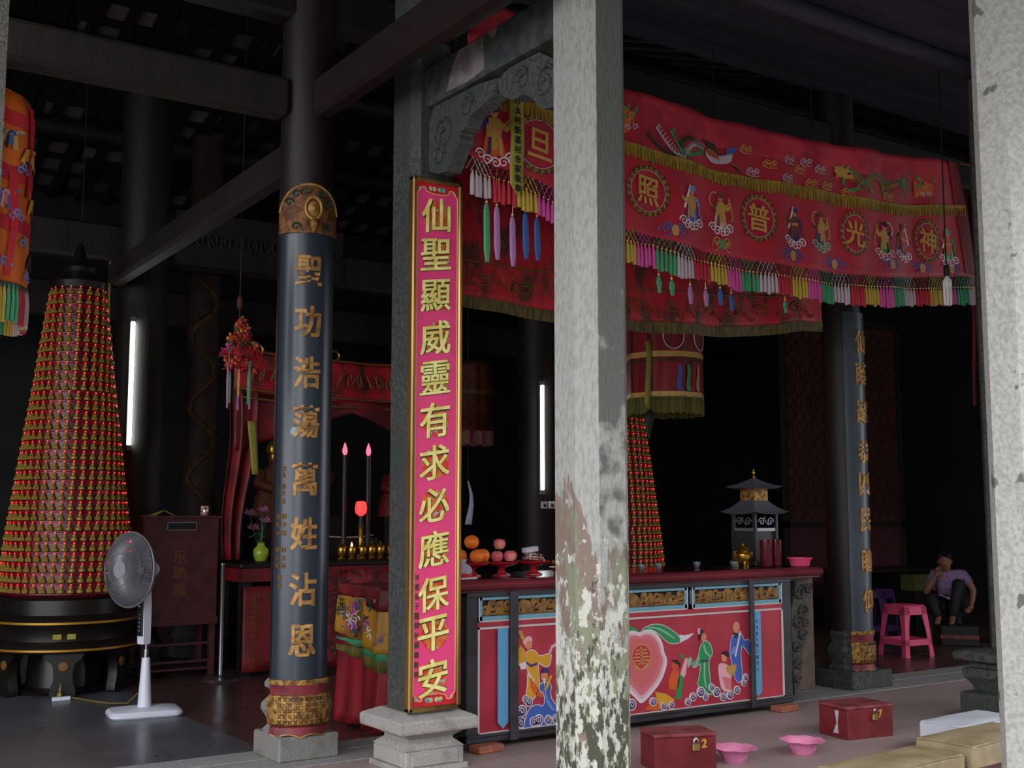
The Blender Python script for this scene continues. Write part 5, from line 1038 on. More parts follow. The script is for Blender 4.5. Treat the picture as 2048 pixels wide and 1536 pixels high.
# ================================================================ towers of small lights
def tower(label, loc, nparts, face, k=1.0):
    t = thing('light_tower', label, 'tower', loc)
    # dark turned pedestal on cabriole legs
    G().lathe([(.46, .34), (.6, .36), (.62, .40), (.6, .43), (.54, .45), (.54, .53), (.57, .57), (.6, .6), (.585, .63), (.53, .66), (.53, .78), (.55, .8)], 48).build('pedestal', 'tower_black', t)
    for z, r in ((.385, .622), (.60, .602)): G().lathe([(r-.012, z-.012), (r, z-.008), (r, z+.008), (r-.012, z+.012)], 48).build('gold_band', 'gold_trim', t)
    for q in range(6):
        a = face+2*pi*q/6; T = Matrix.Rotation(a+pi/2, 4, 'Z')
        g = G(T); g.prism(smooth2([(-.17, .36), (.17, .36), (.13, .30), (.08, .27), (.07, .14), (.10, .06), (.10, 0), (-.10, 0), (-.10, .06), (-.07, .14), (-.08, .27), (-.13, .30)], 1), -.53, -.45); g.build('leg', 'tower_black', t, smooth=20)
        G(T).lathe([(.0, 0), (.04, 0), (.034, .008), (.0, .01)], 16, T=Matrix.Translation((0, -.53, .25)) @ Matrix.Rotation(R(90), 4, 'X')).build('rosette', 'gold_dull', t)
    G().lathe([(.0, .0), (.4, 0), (.42, .03), (.3, .05), (.28, .3), (.46, .345)], 32).build('inner_stand', 'tower_black', t)
    rad = lambda z: lerp([(.8, .54), (1.2, .50), (1.9, .41), (2.6, .315), (3.1, .255), (3.5, .20)], z)
    body = G(); prof = []
    rows = []; z = .83; 
    while z < 3.42:
        r = rad(z); prof += [(r+.012, z-.004), (r+.012, z+.006), (r-.012, z+.010), (r-.016, z+.076)]; rows.append(z); z += .0845
    body.lathe([(.5, .79)]+prof+[(.19, z), (.17, z+.02)], 56); body.build('tower_body', 'tower_red', t, smooth=25)
    G().lathe([(.17, 3.42), (.23, 3.44), (.25, 3.5), (.2, 3.53), (.12, 3.6), (.14, 3.64), (.06, 3.72), (.03, 3.85), (.001, 3.87)], 30).build('crown', 'tower_black', t)
    for q in range(6):
        a = face+.3+2*pi*q/6; G().tube([(.24*cos(a), .24*sin(a), 3.5), (.27*cos(a), .27*sin(a), 3.58)], .004, 4).build('crown_wire', 'steel', t) if False else None
    # seated gilt figures with a red lamp over each
    fig = [(.004, 0), (.026, .003), (.029, .013), (.025, .028), (.014, .037), (.016, .046), (.012, .056), (.002, .061)]
    spots = []
    for z in rows:
        r = rad(z); n = int(2*pi*r/.073); off = (hash(round(z*1000)) % 7)*.05
        for j in range(n): spots.append((face+off*.3+2*pi*j/n, z, r))
    vis = sorted(spots, key=lambda s_: abs(((s_[0]-face+pi) % (2*pi))-pi)*1.2+abs(s_[1]-1.9)*.25)
    pick, rest = vis[:nparts], vis[nparts:]
    gm = G().lathe(fig, 8).build('figurine', 'tower_gold', t); gm.hide_render = False
    lm = G().ball(.006, 0, .068, .003, .0066, .0066, seg=8, rings=5).build('lamp', 'led_red', gm)
    for i, (a, z, r) in enumerate(pick):
        o = gm if i == 0 else gm.copy()
        if i: COL.objects.link(o)
        l = lm if i == 0 else lm.copy()
        if i: COL.objects.link(l)
        l.parent = o; o.parent = t; o.rotation_euler = (0, 0, a); o.location = ((r+.004)*cos(a), (r+.004)*sin(a), z+.008)
    g1, g2 = G(), G()
    for a, z, r in rest:
        x, y = (r+.004)*cos(a), (r+.004)*sin(a); g1.lathe(fig, 6, x=x, y=y, z=z+.008); g2.ball(.006, 0, .068, .003, .0066, .0066, seg=6, rings=4, T=Matrix.Translation((x, y, z+.008)) @ Matrix.Rotation(a, 4, 'Z'))
    f_ = tag(g1.build('figurine_rows', 'tower_gold', t), kind='stuff'); tag(g2.build('lamp_rows', 'led_red', t), kind='stuff')
    return t
tw = tower('tall red tapering tower of small red lights behind the standing fan', (2.62, 10.6, 0), 100, R(256))
g = G()
for dx in (-.06, .06): g.box(dx, -.552, .49, .07, .012, .045, ch=.008)
g.T = None; sw = G(Matrix.Rotation(R(256+90), 4, 'Z')); [sw.box(dx, -.55, .49, .07, .02, .045, ch=.006) for dx in (-.055, .055)]; sw.build('switch_plate', 'yellow_cloth', tw, smooth=0)
tower('second red tower of small lights half hidden behind the mossy front post', (8.27, 10.1, 0), 60, R(275))

# ================================================================ inner columns, tubes and carvings in the dark hall
def icol(label, x, y, r=.24, m='dark_wood'):
    t = thing('hall_column', label, 'column', (x, y, 0)); G().lathe([(r, .3), (r, 5.6)], 28).build('shaft', m, t)
    G().lathe([(r+.1, 0), (r+.1, .1), (r+.04, .14), (r+.08, .22), (r+.02, .31)], 12).build('base', 'dark_granite', t, smooth=25); return t
icol('dark hall column carrying the left lit fluorescent tube', 3.44, 11.46); icol('dark hall column carrying the right lit fluorescent tube', 8.22, 11.46)
def tube(label, x, y, z0, z1):
    t = thing('fluorescent_tube', label, 'lamp', (x, y, 0)); G().tube([(0, 0, z0), (0, 0, z0+.01), (0, 0, z1-.01), (0, 0, z1)], [.008, .018, .018, .008], 14).build('tube', 'tube_light', t)
    for z, s_ in ((z0, -1), (z1, 1)): G().bx(-.018, .018, -.018, .05, min(z, z+s_*.05), max(z, z+s_*.05), ch=.003).build('end_cap', 'tube_fixture', t, smooth=0)
    G().bx(-.02, .02, .02, .055, z0, z1, ch=.003).build('batten', 'tube_fixture', t, smooth=0); return t
tube('lit white fluorescent tube upright near the left light tower', 3.29, 11.22, 2.13, 3.31); tube('lit white fluorescent tube upright just left of the mossy post', 8.10, 11.19, 1.756, 2.99)
def socket(label, x, y, z, n=1):
    t = thing('wall_socket', label, 'socket', (x, y, z))
    for k in range(n): G().bx(-.042+.11*k, .042+.11*k, -.01, .02, -.042, .042, ch=.004).build('plate', 'white_plastic', t, smooth=0); G().lathe([(0, 0), (.02, 0), (.018, .008), (0, .008)], 12, T=Matrix.Translation((.11*k, -.009, -.006)) @ Matrix.Rotation(R(90), 4, 'X')).build('outlet', 'dark_plastic', t)
socket('white wall socket on the dark column below the left tube', 3.245, 11.25, 1.645); socket('pair of white wall sockets below the right fluorescent tube', 8.135, 11.21, 1.582, 2)
pp = G().tube([(3.12, 11.46, 1.0), (3.12, 11.46, 4.0)], .014, 8).build('conduit', 'cable_tan'); tag(pp, 'thin pale conduit running up beside the left dark column', 'conduit')
def dragon_col(label, x, y):
    t = icol(label, x, y, .17, 'umber_wood')
    g = G(); n = 150
    pts = [((.176+.004*sin(i*.9))*cos(-pi/2-.3+sin(i*.15)*.75), (.176+.004*sin(i*.9))*sin(-pi/2-.3+sin(i*.15)*.75), 1.3+2.7*i/n) for i in range(n)]
    g.tube(pts, [.02+.012*abs(sin(i*.06)) for i in range(n)], 7)
    for i in range(8, n, 9):
        p_ = pts[i]
        for s_ in (-1, 1): g.tube([p_, (p_[0]*1.15+s_*.04, p_[1]*1.15, p_[2]+.03), (p_[0]*1.12+s_*.07, p_[1]*1.1, p_[2]+.0)], [.012, .008, .003], 5)
    g.build('carved_dragon', 'umber_gold', t); return t
dragon_col('dark column with a gilt dragon carving left of the hanging lantern', 4.38, 12.35); dragon_col('dark column with a gilt dragon carving right of the altar', 7.25, 12.35)
t = thing('carved_frieze', 'dark carved wooden frieze board high at the back left', 'frieze', (4.35, 11.34, 4.2))
G().bx(-.64, 1.2, 0, .05, -.25, .3).build('board', 'brown_wood', t, smooth=0); g = G()
for k in range(13):
    x = -.52+k*.135; g.tube([(x+.06*(1-a/20)*cos(a*.5+k), -.01, .03+.1*(1-a/20)*sin(a*.5+k)*(1 if k % 2 else -1)) for a in range(17)], .016, 6)
g.build('scroll_carving', 'brown_wood', t)
for x0, x1, yy, l in ((12.7, 13.7, 10.4, 'carved reddish wooden screen panel behind the seated woman'), (11.55, 12.6, 10.6, 'carved dim wooden screen panel right of the lettered column')):
    t = thing('carved_screen', l, 'screen', ((x0+x1)/2, yy, 0)); w = (x1-x0)/2
    g = G()
    for a, b, z0, z1 in ((-w, -w+.07, .3, 4.1), (w-.07, w, .3, 4.1), (-w, w, .3, .4), (-w, w, 1.3, 1.38), (-w, w, 4.0, 4.1)): g.bx(a, b, 0, .06, z0, z1)
    g.build('frame', 'brown_wood', t, smooth=0); g = G()
    for i in range(5):
        for j in range(14):
            x = -w+.16+i*(2*w-.32)/4; z = 1.5+j*.18; g.tube([(x+.08*cos(q)*(1 if j % 2 else .7), .03, z+.08*sin(q)) for q in [2*pi*m/12 for m in range(12)]], .011, 5, close=True)
    g.build('lattice', 'screen_dim', t); G().bx(-w+.07, w-.07, .04, .05, .4, 4.0).build('backing', 'box_maroon', t, smooth=0)
    G().bx(-w+.02, w-.02, .0, .06, 0, .3).build('foot_board', 'brown_wood', t, smooth=0)

# ================================================================ hanging cylinder canopies
def canopy(label, x, y, z0, z1, r, body, bands, fringe, figures=True, nf=46):
    t = thing('hanging_canopy', label, 'canopy', (x, y, 0))
    fr = lambda a: r*(1+.025*sin(9*a)+.012*sin(17*a+1))
    g = G(); g.grid(lambda u, v: (lambda a: (fr(a)*(1-.05*max(0, v-.93)/.07)*cos(a), fr(a)*(1-.05*max(0, v-.93)/.07)*sin(a), z0+(z1-z0)*v))(2*pi*u), 96, 12)
    g.lathe([(.002, z1+.05), (r*.6, z1+.04), (r*.95, z1)], 96); thicken(g.build('cloth', body, t), .003)
    for z, h, m in bands:
        g = G(); g.grid(lambda u, v: (lambda a: ((fr(a)+.006)*cos(a), (fr(a)+.006)*sin(a), z+h*v))(2*pi*u), 96, 1); g.build('band', m, t)
    w = 2*pi*r/nf
    cols = fringe if isinstance(fringe, list) else [fringe]
    for ci, cm in enumerate(cols):
        g = G()
        for k in range(nf):
            if (k+2) % len(cols) != ci: continue
            for j in range(3):
                a = 2*pi*(k+j/3)/nf; R_ = fr(a); g.tube([(R_*cos(a), R_*sin(a), z0+.01), ((R_+.004)*cos(a), (R_+.004)*sin(a), z0-.06), (R_*cos(a), R_*sin(a), z0-.17+random.uniform(-.01, .01))], [.006, w/6, w/5.5], 5)
        tag(g.build('fringe', cm, t), kind='stuff')
    G().tube([(0, 0, z1+.045), (0, 0, roof_z(y)-.03)], .006, 6).build('hanging_cord', 'cable_dark', t)
    return t, fr
t, fr = canopy('large orange embroidered canopy with red bands at the upper left edge', .80, 6.15, 2.56, 3.50, .46, 'canopy_orange', [(3.33, .07, 'band_red'), (3.06, .075, 'band_red'), (2.82, .07, 'band_red'), (2.545, .03, 'dark_green')], ['thread_yellow', 'thread_green', 'thread_red', 'thread_white'], nf=40)
cyp = lambda a0: (lambda x, z: (lambda a: ((fr(a)+.012)*cos(a), (fr(a)+.012)*sin(a), z))(a0+x/.46))
for i, (a_, z, m1, m2, m3) in enumerate(((R(-52), 3.25, 'blue', 'ochre', 'black'), (R(-32), 3.2, 'yellow', 'ochre', 'blue_dark'), (R(-54), 2.96, 'pink', 'blue', 'pale_pink'), (R(-22), 2.97, 'yellow', 'ochre', 'brown'), (R(-20), 2.7, 'black', 'blue_dark', 'sky'), (R(-75), 3.2, 'blue', 'ochre', 'green'), (R(-78), 2.95, 'pink', 'blue', 'ochre'))):
    g = G(); put = cyp(a_)
    for k in range(5): ribs(g, smooth2([(-.06+.03*k, -.03+.02*(k % 2)), (-.03+.02*k, .05), (.02+.02*k, .0+.015*k)], 1, False), .03, .008, put if True else None, k % 3) if False else ribs(g, [(x+0, z+zz) for x, zz in smooth2([(-.07+.03*k, -.04+.02*(k % 2)), (-.03+.02*k, .05), (.02+.02*k, .0+.015*k)], 1, False)], .03, .008, put, k % 3)
    g.build('embroidered_figure', ['paint_'+m1, 'paint_'+m2, 'paint_'+m3], t, smooth=0)
for i, (a_, z) in enumerate(((R(-38), 3.13), (R(-60), 3.08), (R(-42), 2.9), (R(-34), 2.78), (R(-50), 2.66), (R(-16), 2.83), (R(-18), 3.16), (R(-66), 2.72), (R(-28), 2.62))):
    g = G(); put = cyp(a_)
    for k in range(3): swirl(g, -.03+.025*k, z+(.012 if k % 2 else -.01), .022, put, 0, .010, 1.2, 1)
    g.build('embroidered_cloud', 'paint_blue_light', t, smooth=0)
for a_, z0_, z1_ in ((R(-30), 3.0, 3.45), (R(-44), 2.6, 3.1)):
    g = G(); put = cyp(a_); ribs(g, [(-.02, z1_), (.0, (z0_+z1_)/2), (-.03, z0_)], .05, .03, put, 0); g.build('red_sash', 'band_red', t, smooth=0)
t, fr = canopy('red cylindrical canopy with gold bands hanging right of the mossy post', 7.84, 8.75, 2.62, 3.5, .37, 'dull_red', [(3.0, .055, 'paint_gold'), (2.95, .04, 'dull_orange'), (2.61, .05, 'paint_gold')], 'olive_fringe')
g = G()
for a0 in (R(-118), R(-68), R(-18)):
    g.tube([((.385)*cos(a0+.27*cos(q)), (.385)*sin(a0+.27*cos(q)), 3.2+.125*sin(q)) for q in [2*pi*k/30 for k in range(30)]], .006, 5, close=True)
g.build('ring_motif', 'trim_white', t)
for a0, m in ((R(-95), 'green'), (R(-110), 'blue'), (R(-75), 'ochre'), (R(-55), 'brown')):
    g = G(); P = lambda x, z: (.383*cos(a0+x/.37), .383*sin(a0+x/.37), z); ribs(g, [(0, 2.92), (.01, 2.85), (-.01, 2.72), (.01, 2.67)], .03, .05, P, 0); g.build('embroidered_figure', 'paint_'+m, t, smooth=0)
g = G(); g.grid(lambda u, v: (7.42+.07*u-.01*v+.01*sin(v*5), 8.55, 3.15-.62*v), 2, 16); g.add([(7.40, 8.55, 2.53), (7.485, 8.55, 2.53), (7.445, 8.55, 2.48)], [(0, 2, 1)]); st_ = g.build('streamer', 'yellow_cloth'); thicken(st_, .002); tag(st_, 'dim yellow streamer hanging just right of the mossy post', 'streamer'); G().tube([(7.45, 8.55, 3.15), (7.45, 8.55, roof_z(8.55)-.03)], .004, 5).build('hanging_cord', 'cable_dark', st_)
g = G(); g.tube([(7.46, 8.55, 2.48), (7.46, 8.55, 2.44), (7.46, 8.55, 2.38), (7.45, 8.55, 2.2)], [.01, .04, .04, .01], 8); g.build('tassel', 'cable_dark', st_)
canopy('dim orange cylindrical canopy behind the right of the pink board', 7.83, 12.4, 2.5, 3.35, .3, 'dull_orange', [(2.95, .05, 'gold_dull'), (2.49, .06, 'dull_red')], ['thread_white', 'thread_red', 'thread_mauve', 'thread_yellow'])
canopy('dim orange cylindrical canopy hanging behind the left light tower', 2.95, 11.9, 2.35, 3.3, .28, 'dull_orange', [(2.85, .12, 'purple_plastic'), (2.36, .05, 'gold_dull')], ['thread_mauve', 'thread_red'])
g = G(); g.grid(lambda u, v: (11.85+.07*u, 8.0+.02*sin(8*v), 5.56-2.86*v), 1, 24); st_ = g.build('ribbon', 'dull_red'); thicken(st_, .002); tag(st_, 'dim red ribbon hanging in the dark left of the pale right post', 'ribbon')

# ================================================================ lantern of coloured silk flowers
t = thing('flower_lantern', 'hanging lantern of red green and gold silk flowers with tassels', 'lantern', (3.53, 9.0, 0))
G().tube([(-.04, 0, 3.05), (-.04, 0, roof_z(9.0)-.1)], .005, 6).build('cord', 'cable_dark', t); G().ball(-.04, 0, 3.19, .025, .025, .06).build('top_knot', 'dull_orange', t)
rn = random.Random(5)
for nm, m, cnt in (('red_flower', 'band_red', 60), ('orange_flower', 'canopy_orange', 26), ('green_leaf', 'thread_green', 22), ('gold_flower', 'gilt', 22), ('pink_flower', 'thread_pink', 14)):
    g = G()
    for _ in range(cnt):
        z = rn.uniform(2.64, 3.05); rmax = .155*(1-abs(z-2.76)/.16*.35) if z < 2.76 else .155*(3.07-z)/.31; a = rn.uniform(0, 2*pi); rr_ = rmax*rn.uniform(.7, 1.05)
        g.T = Matrix.Translation((rr_*cos(a)-.02, rr_*sin(a), z)) @ Euler((rn.uniform(0, 3), rn.uniform(0, 3), rn.uniform(0, 3))).to_matrix().to_4x4()
        for k in range(4): b = k*pi/2; g.prism([(0, 0), (.03*cos(b-.4), .03*sin(b-.4)), (.04*cos(b), .04*sin(b)), (.03*cos(b+.4), .03*sin(b+.4))], -.002, .002)
    tag(g.build(nm, m, t, smooth=0), kind='stuff')
g = G(); g.lathe([(.01, 2.62), (.09, 2.68), (.1, 2.78), (.06, 2.92), (.01, 3.05)], 12); g.build('core', 'dull_red', t)
for k in range(9):
    a = 2*pi*k/9; r = .13 if k % 2 else .08; m = ['thread_yellow', 'thread_green', 'thread_mauve'][k % 3]; g = G(); g.tube([(r*cos(a)-.02, r*sin(a), 2.68), (r*cos(a)-.02, r*sin(a), 2.56), (r*cos(a)-.02, r*sin(a), 2.42-.05*(k % 3))], [.004, .01, .008], 6); g.build('tassel', m, t)

# ================================================================ altar end: table, cloths, statues, candles
t = thing('altar_table', 'long altar table with red top and front cloth at the back of the hall', 'table', (0, 10.4, 0))
G().bx(4.09, 6.6, -.04, .95, .985, 1.03, ch=.008).build('tabletop', 'tower_black', t, smooth=0); G().bx(4.11, 6.58, -.02, .9, .86, .985).build('apron', 'altar_red', t, smooth=0)
for x in (4.17, 6.5):
    for y in (.05, .82): G().bx(x-.05, x+.05, y-.04, y+.04, 0, .86).build('leg', 'tower_black', t, smooth=0)
ac = thing('altar_cloth', 'red front cloth with gold key pattern hanging from the altar table', 'cloth', (0, 10.36, 0))
g = G(); g.grid(lambda u, v: (4.12+.62*u, .02-.025*sin(u*9)*(1-v)-.02, .05+.77*v), 24, 8); thicken(g.build('cloth', 'altar_red', ac), .006)
g = G()
for (x0, z0, x1, z1) in ((4.2, .1, 4.2, .76), (4.24, .74, 4.5, .74), (4.5, .74, 4.5, .1)):
    n = int(math.hypot(x1-x0, z1-z0)/.055)
    for k in range(n):
        x, z = x0+(x1-x0)*k/n, z0+(z1-z0)*k/n; s_ = .019
        g.tube([(x-s_, -.035, z-s_), (x+s_, -.035, z-s_), (x+s_, -.035, z+s_), (x-s_*.4, -.035, z+s_), (x-s_*.4, -.035, z)], .0035, 4)
g.build('gold_key_pattern', 'gold_dull', ac)
ac = thing('altar_cloth', 'dark red brocade cloth hanging on the altar front right of the lettered column', 'cloth', (0, 10.31, 0))
g = G(); g.grid(lambda u, v: (4.85+1.3*u, .0-.03*sin(u*20), .05+.9*v), 40, 10); thicken(g.build('cloth', 'altar_brocade', ac), .006)
# side incense table behind the dark pillar with yellow and red cloth
it = thing('incense_table', 'low table behind the dark pillar hidden under yellow and red cloths', 'table', (3.92, 7.245, 0))
G().bx(.0, 1.0, .0, .64, .93, .97).build('tabletop', 'lacquer_red', it, smooth=0)
for x in (.06, .94):
    for y in (.06, .58): G().bx(x-.04, x+.04, y-.04, y+.04, 0, .93).build('leg', 'frame_dark', it, smooth=0)
yc = thing('table_cloth', 'imperial yellow embroidered cloth with green and gold edge over a red skirt', 'cloth', (3.92, 7.245, 0))
fold = lambda s_, v: .02*sin(s_*14+v)*(1-v*.2)+.012*sin(s_*31)
def drape(z0, z1, off, a=0.): 
    def f(u, v):
        s_ = u*1.64
        z = z0+(z1-z0)*v-(.12*(s_/.64-.5)*(1-v) if (z0 > .3 and s_ < .64) else (.06*(1-v) if z0 > .3 else 0)); k = off+fold(s_, v)*(1.2-v)+a*(1-v)
        return (-k-.01, .64-s_, z) if s_ < .64 else (s_-.64, -k-.01 if k < .045 else -.055-.2*(k-.045), z)
    return f
thicken(G().grid(drape(.02, .95, .012, .05), 90, 14).build('red_skirt', 'dull_red', yc), .004)
thicken(G().grid(drape(.6, .9, .045, .02), 90, 8).build('yellow_valance', 'imperial_yellow', yc), .004)
thicken(G().grid(drape(.88, .985, .04), 90, 3).build('red_edge', 'altar_red', yc), .004)
thicken(G().grid(drape(.55, .605, .05), 90, 2).build('green_border', 'thread_green', yc), .003); thicken(G().grid(drape(.47, .555, .052), 120, 2).build('gold_fringe', 'olive_fringe', yc), .003)
G().grid(lambda u, v: (-.05+1.05*u, -.045+.68*v, .98), 2, 2).build('cloth_top', 'altar_red', yc)
rn = random.Random(11)
for nm, m, sc_, n_ in (('embroidered_crane', 'trim_white', .05, 4), ('embroidered_flower', 'thread_pink', .04, 5), ('embroidered_wave', 'thread_blue', .05, 4), ('embroidered_leaf', 'dark_green', .04, 5)):
    for q in range(n_):
        g = G(); y = rn.uniform(.06, .58); z = rn.uniform(.66, .86); a0 = rn.uniform(0, 6)
        for j in range(5): g.tube([(-.078-.012*rn.random(), y+sc_*(.2+a/5)*cos(a0+j*1.25+a*.12), z+sc_*(.2+a/5)*sin(a0+j*1.25+a*.12)) for a in range(6)], [.003, .006, .007, .006, .004, .002], 4)
        g.build(nm, m, yc)
# red valance and drapes framing the altar
av = thing('altar_valance', 'red embroidered valance framing the altar', 'valance', (0, 10.55, 0))
avz = lambda x: 2.62-.42*max(0, (1-abs(x-5.75)/1.55))*0-.0
G_ = G(); G_.grid(lambda u, v: (lambda x: (x, .03*sin(x*7), 3.06-.06*(1-((x-5.27)/1.22)**2)-(.42)*v))(4.05+2.45*u), 70, 6); thicken(G_.build('upper_band', 'brocade_red', av), .005)
g = G(); g.grid(lambda u, v: (lambda x: (x, -.02+.03*sin(x*9), 2.6-v*(.12+.42*min(1, abs(x-5.27)/1.22)**1.0)))(4.05+2.45*u), 80, 6); thicken(g.build('swag', 'altar_red', av), .005)
for z in (3.03, 2.66, 2.58): G().tube([(x, -.03+.03*sin(x*7), z-.05*(1-((x-5.27)/1.22)**2)) for x in [4.05+.1*i for i in range(25)]], .012, 5).build('gold_braid', 'gold_dull', av)
g = G()
for k in range(20): 
    x = 4.2+k*.115; g = G(); g.tube([(x+.05*(1-a/14)*cos(a*.6), -.04+.03*sin(x*7), 2.8+.06*sin(a*.6+k)) for a in range(12)], .008, 4); g.build('gold_embroidery', 'gold_dull', av)
for q_ in ((4.249, 10.48, 3.028), (5.047, 10.48, 3.031)):
    G().tube([(q_[0]+.05*cos(a), -.08, q_[2]+.05*sin(a)) for a in [2*pi*i/20 for i in range(20)]], .014, 6, close=True).build('gilt_ring', 'gilt', av); 
for s_, x0 in ((1, 4.0), (-1, 6.55)):
    g = G(); g.grid(lambda u, v: (x0+s_*(.34*u*(1-.5*v)+.03*sin(v*6)), .05*sin(u*14), 2.66-1.6*v), 24, 16); thicken(g.build('side_drape', 'altar_red', av), .005)
    g = G(); g.grid(lambda u, v: (x0+s_*(.17+.09*u+.06*v*(1-u*.5)), -.06, 2.35-.5*v), 3, 10); thicken(g.build('yellow_tie', 'yellow_cloth', av), .003)
def statue(label, x, y, z, s_, robe):
    t = thing('deity_statue', label, 'statue', (x, y, z))
    G().lathe([(.26*s_, 0), (.25*s_, .1*s_), (.22*s_, .25*s_), (.14*s_, .42*s_), (.15*s_, .52*s_), (.07*s_, .62*s_), (.05*s_, .66*s_)], 20, sy=.8).build('robe', robe, t)
    for k in (-1, 1): G().tube([(k*.14*s_, 0, .55*s_), (k*.22*s_, -.08*s_, .4*s_), (k*.08*s_, -.2*s_, .34*s_)], [.06*s_, .075*s_, .06*s_], 10).build('sleeve', robe, t)
    G().ball(0, -.01, .74*s_, .08*s_, .085*s_, .1*s_).build('head', 'gilt', t)
    G().lathe([(.085*s_, .78*s_), (.1*s_, .82*s_), (.08*s_, .9*s_), (.03*s_, .95*s_)], 14).build('crown', 'gilt', t)
    G().bx(-.28*s_, .28*s_, -.2*s_, .24*s_, -.4, .0).build('throne', 'tower_black', t, smooth=0); return t
statue('gilt robed statue glimpsed left of the lettered column', 4.95, 11.7, 1.45, .85, 'dull_orange'); statue('large gilt robed statue in the middle of the altar', 5.56, 12.1, 1.45, 1.0, 'dull_orange'); statue('gilt robed statue with red robe behind the two red candle lamps', 6.45, 11.75, 1.45, .8, 'altar_red')
for x, w in ((4.8, .4), (5.75, .6), (6.35, .4)): pass
st_ = thing('altar_stand', 'dark stepped stand carrying the altar statues', 'stand', (5.75, 11.7, 0))
G().bx(-1.06, 1.06, -.28, .52, 0, 1.05, ch=.02).build('step', 'tower_black', st_, smooth=0)
def candle(label, x, y, z1):
    t = thing('electric_candle', label, 'lamp', (x, y, 1.03), 0, 'electric altar candles'); h = z1-1.03
    G().lathe([(.05, 0), (.055, .02), (.03, .05), (.026, .08), (.026, h-.06)], 14).build('stem', 'candle_black', t)
    G().lathe([(.012, h-.06), (.026, h-.03), (.024, h), (.012, h+.04), (.001, h+.07)], 14).build('flame_bulb', 'bulb_red', t)
candle('left tall black altar candle with glowing red flame bulb', 5.39, 10.9, 2.14); candle('right tall black altar candle with glowing red flame bulb', 5.66, 10.9, 2.14)
t = thing('lotus_lamp', 'glowing red lotus lamp on a small gold post', 'lamp', (5.53, 10.8, 1.03))
G().lathe([(.04, 0), (.045, .02), (.02, .05), (.024, .3), (.035, .33)], 14).build('post', 'gilt', t); G().lathe([(.02, .43), (.055, .46), (.062, .51), (.05, .57), (.03, .58)], 18).build('shade', 'lamp_red', t); G().lathe([(.03, .33), (.02, .38), (.02, .44)], 12).build('neck', 'candle_black', t)
def oil_lamp(label, x, y, lit):
    t = thing('oil_lamp', label, 'lamp', (x, y, 1.03), 0, 'gilt oil lamps on the altar')
    G().lathe([(.035, 0), (.04, .01), (.02, .03), (.03, .05)], 14).build('foot', 'gilt', t); G().lathe([(.03, .05), (.045, .07), (.045, .12), (.04, .13)], 14).build('bowl', 'gilt', t)
    if lit: G().lathe([(.006, .13), (.012, .145), (.001, .175)], 10).build('flame', 'flame_warm', t)
    else: G().lathe([(.045, .13), (.02, .15), (.008, .17), (.001, .18)], 12).build('lid', 'gilt', t)
for x, lit, l in ((5.25, 0, 'leftmost of the row of gilt oil lamps on the altar'), (5.36, 1, 'lit gilt oil lamp with orange flame second from the left'), (5.48, 0, 'small gilt lamp in the middle of the altar row'), (5.58, 0, 'round gilt lamp right of the middle of the altar row'), (5.68, 0, 'gilt lamp beside the rightmost lit oil lamp'), (5.80, 1, 'rightmost lit gilt oil lamp with orange flame')): oil_lamp(l, x*.99, 10.55, lit)
t = thing('tray_stand', 'dark low stand with white paper edge under the red altar lamps', 'stand', (5.5, 11.12, 1.03)); G().bx(-.35, .35, -.1, .1, .0, .2).build('body', 'tower_black', t, smooth=0)
p_ = G(); p_.grid(lambda u, v: (5.2+.6*u, 11.03+.02*v, 1.236+.02*(2*u-1)**2+.012*v), 12, 1); tag(thicken(p_.build('paper_strip', 'paper_white'), .002) and bpy.data.objects['paper_strip'], 'white paper strip lying along the dark stand under the red lamps', 'paper')
t = thing('green_vase', 'round green glazed vase on the altar left of the lettered column', 'vase', (4.38, 10.6, 1.03))
G().lathe([(.03, 0), (.05, .01), (.075, .07), (.07, .12), (.035, .155), (.03, .175), (.04, .185)], 22).build('body', 'porcelain_green', t); G().tube([(0, 0, .18), (.01, 0, .3), (.0, 0, .42)], .008, 6).build('stem', 'leaf_green', t)
t = thing('lotus_bouquet', 'bunch of pink artificial lotus flowers beside the lettered column', 'flowers', (4.42, 10.75, 1.03))
G().lathe([(.05, 0), (.06, .1), (.05, .18)], 14).build('vase', 'candle_black', t)
for k, (x, y, z) in enumerate(((-.1, 0, .44), (.03, -.02, .47), (.06, 0, .37), (-.04, .05, .3))):
    g = G(); 
    for q in range(14): a = q*2.4; g.T = Matrix.Translation((x, y, z)) @ Matrix.Rotation(a, 4, 'Z') @ Matrix.Rotation(R(25+q*4), 4, 'Y'); g.ball(0, 0, .035, .008, .016, .035, seg=6, rings=5)
    g.build('lotus_flower', 'lotus_pink', t); G().tube([(0, 0, .17), (x*.6, y*.6, z*.7), (x, y, z)], .005, 5).build('stem', 'leaf_green', t)
for k in range(4): a = k*1.6; G(Matrix.Translation((.06*cos(a), .05*sin(a), .25)) @ Matrix.Rotation(a, 4, 'Z') @ Matrix.Rotation(.5, 4, 'Y')).ball(0, 0, 0, .06, .03, .006, seg=10, rings=6).build('leaf', 'leaf_green', t)

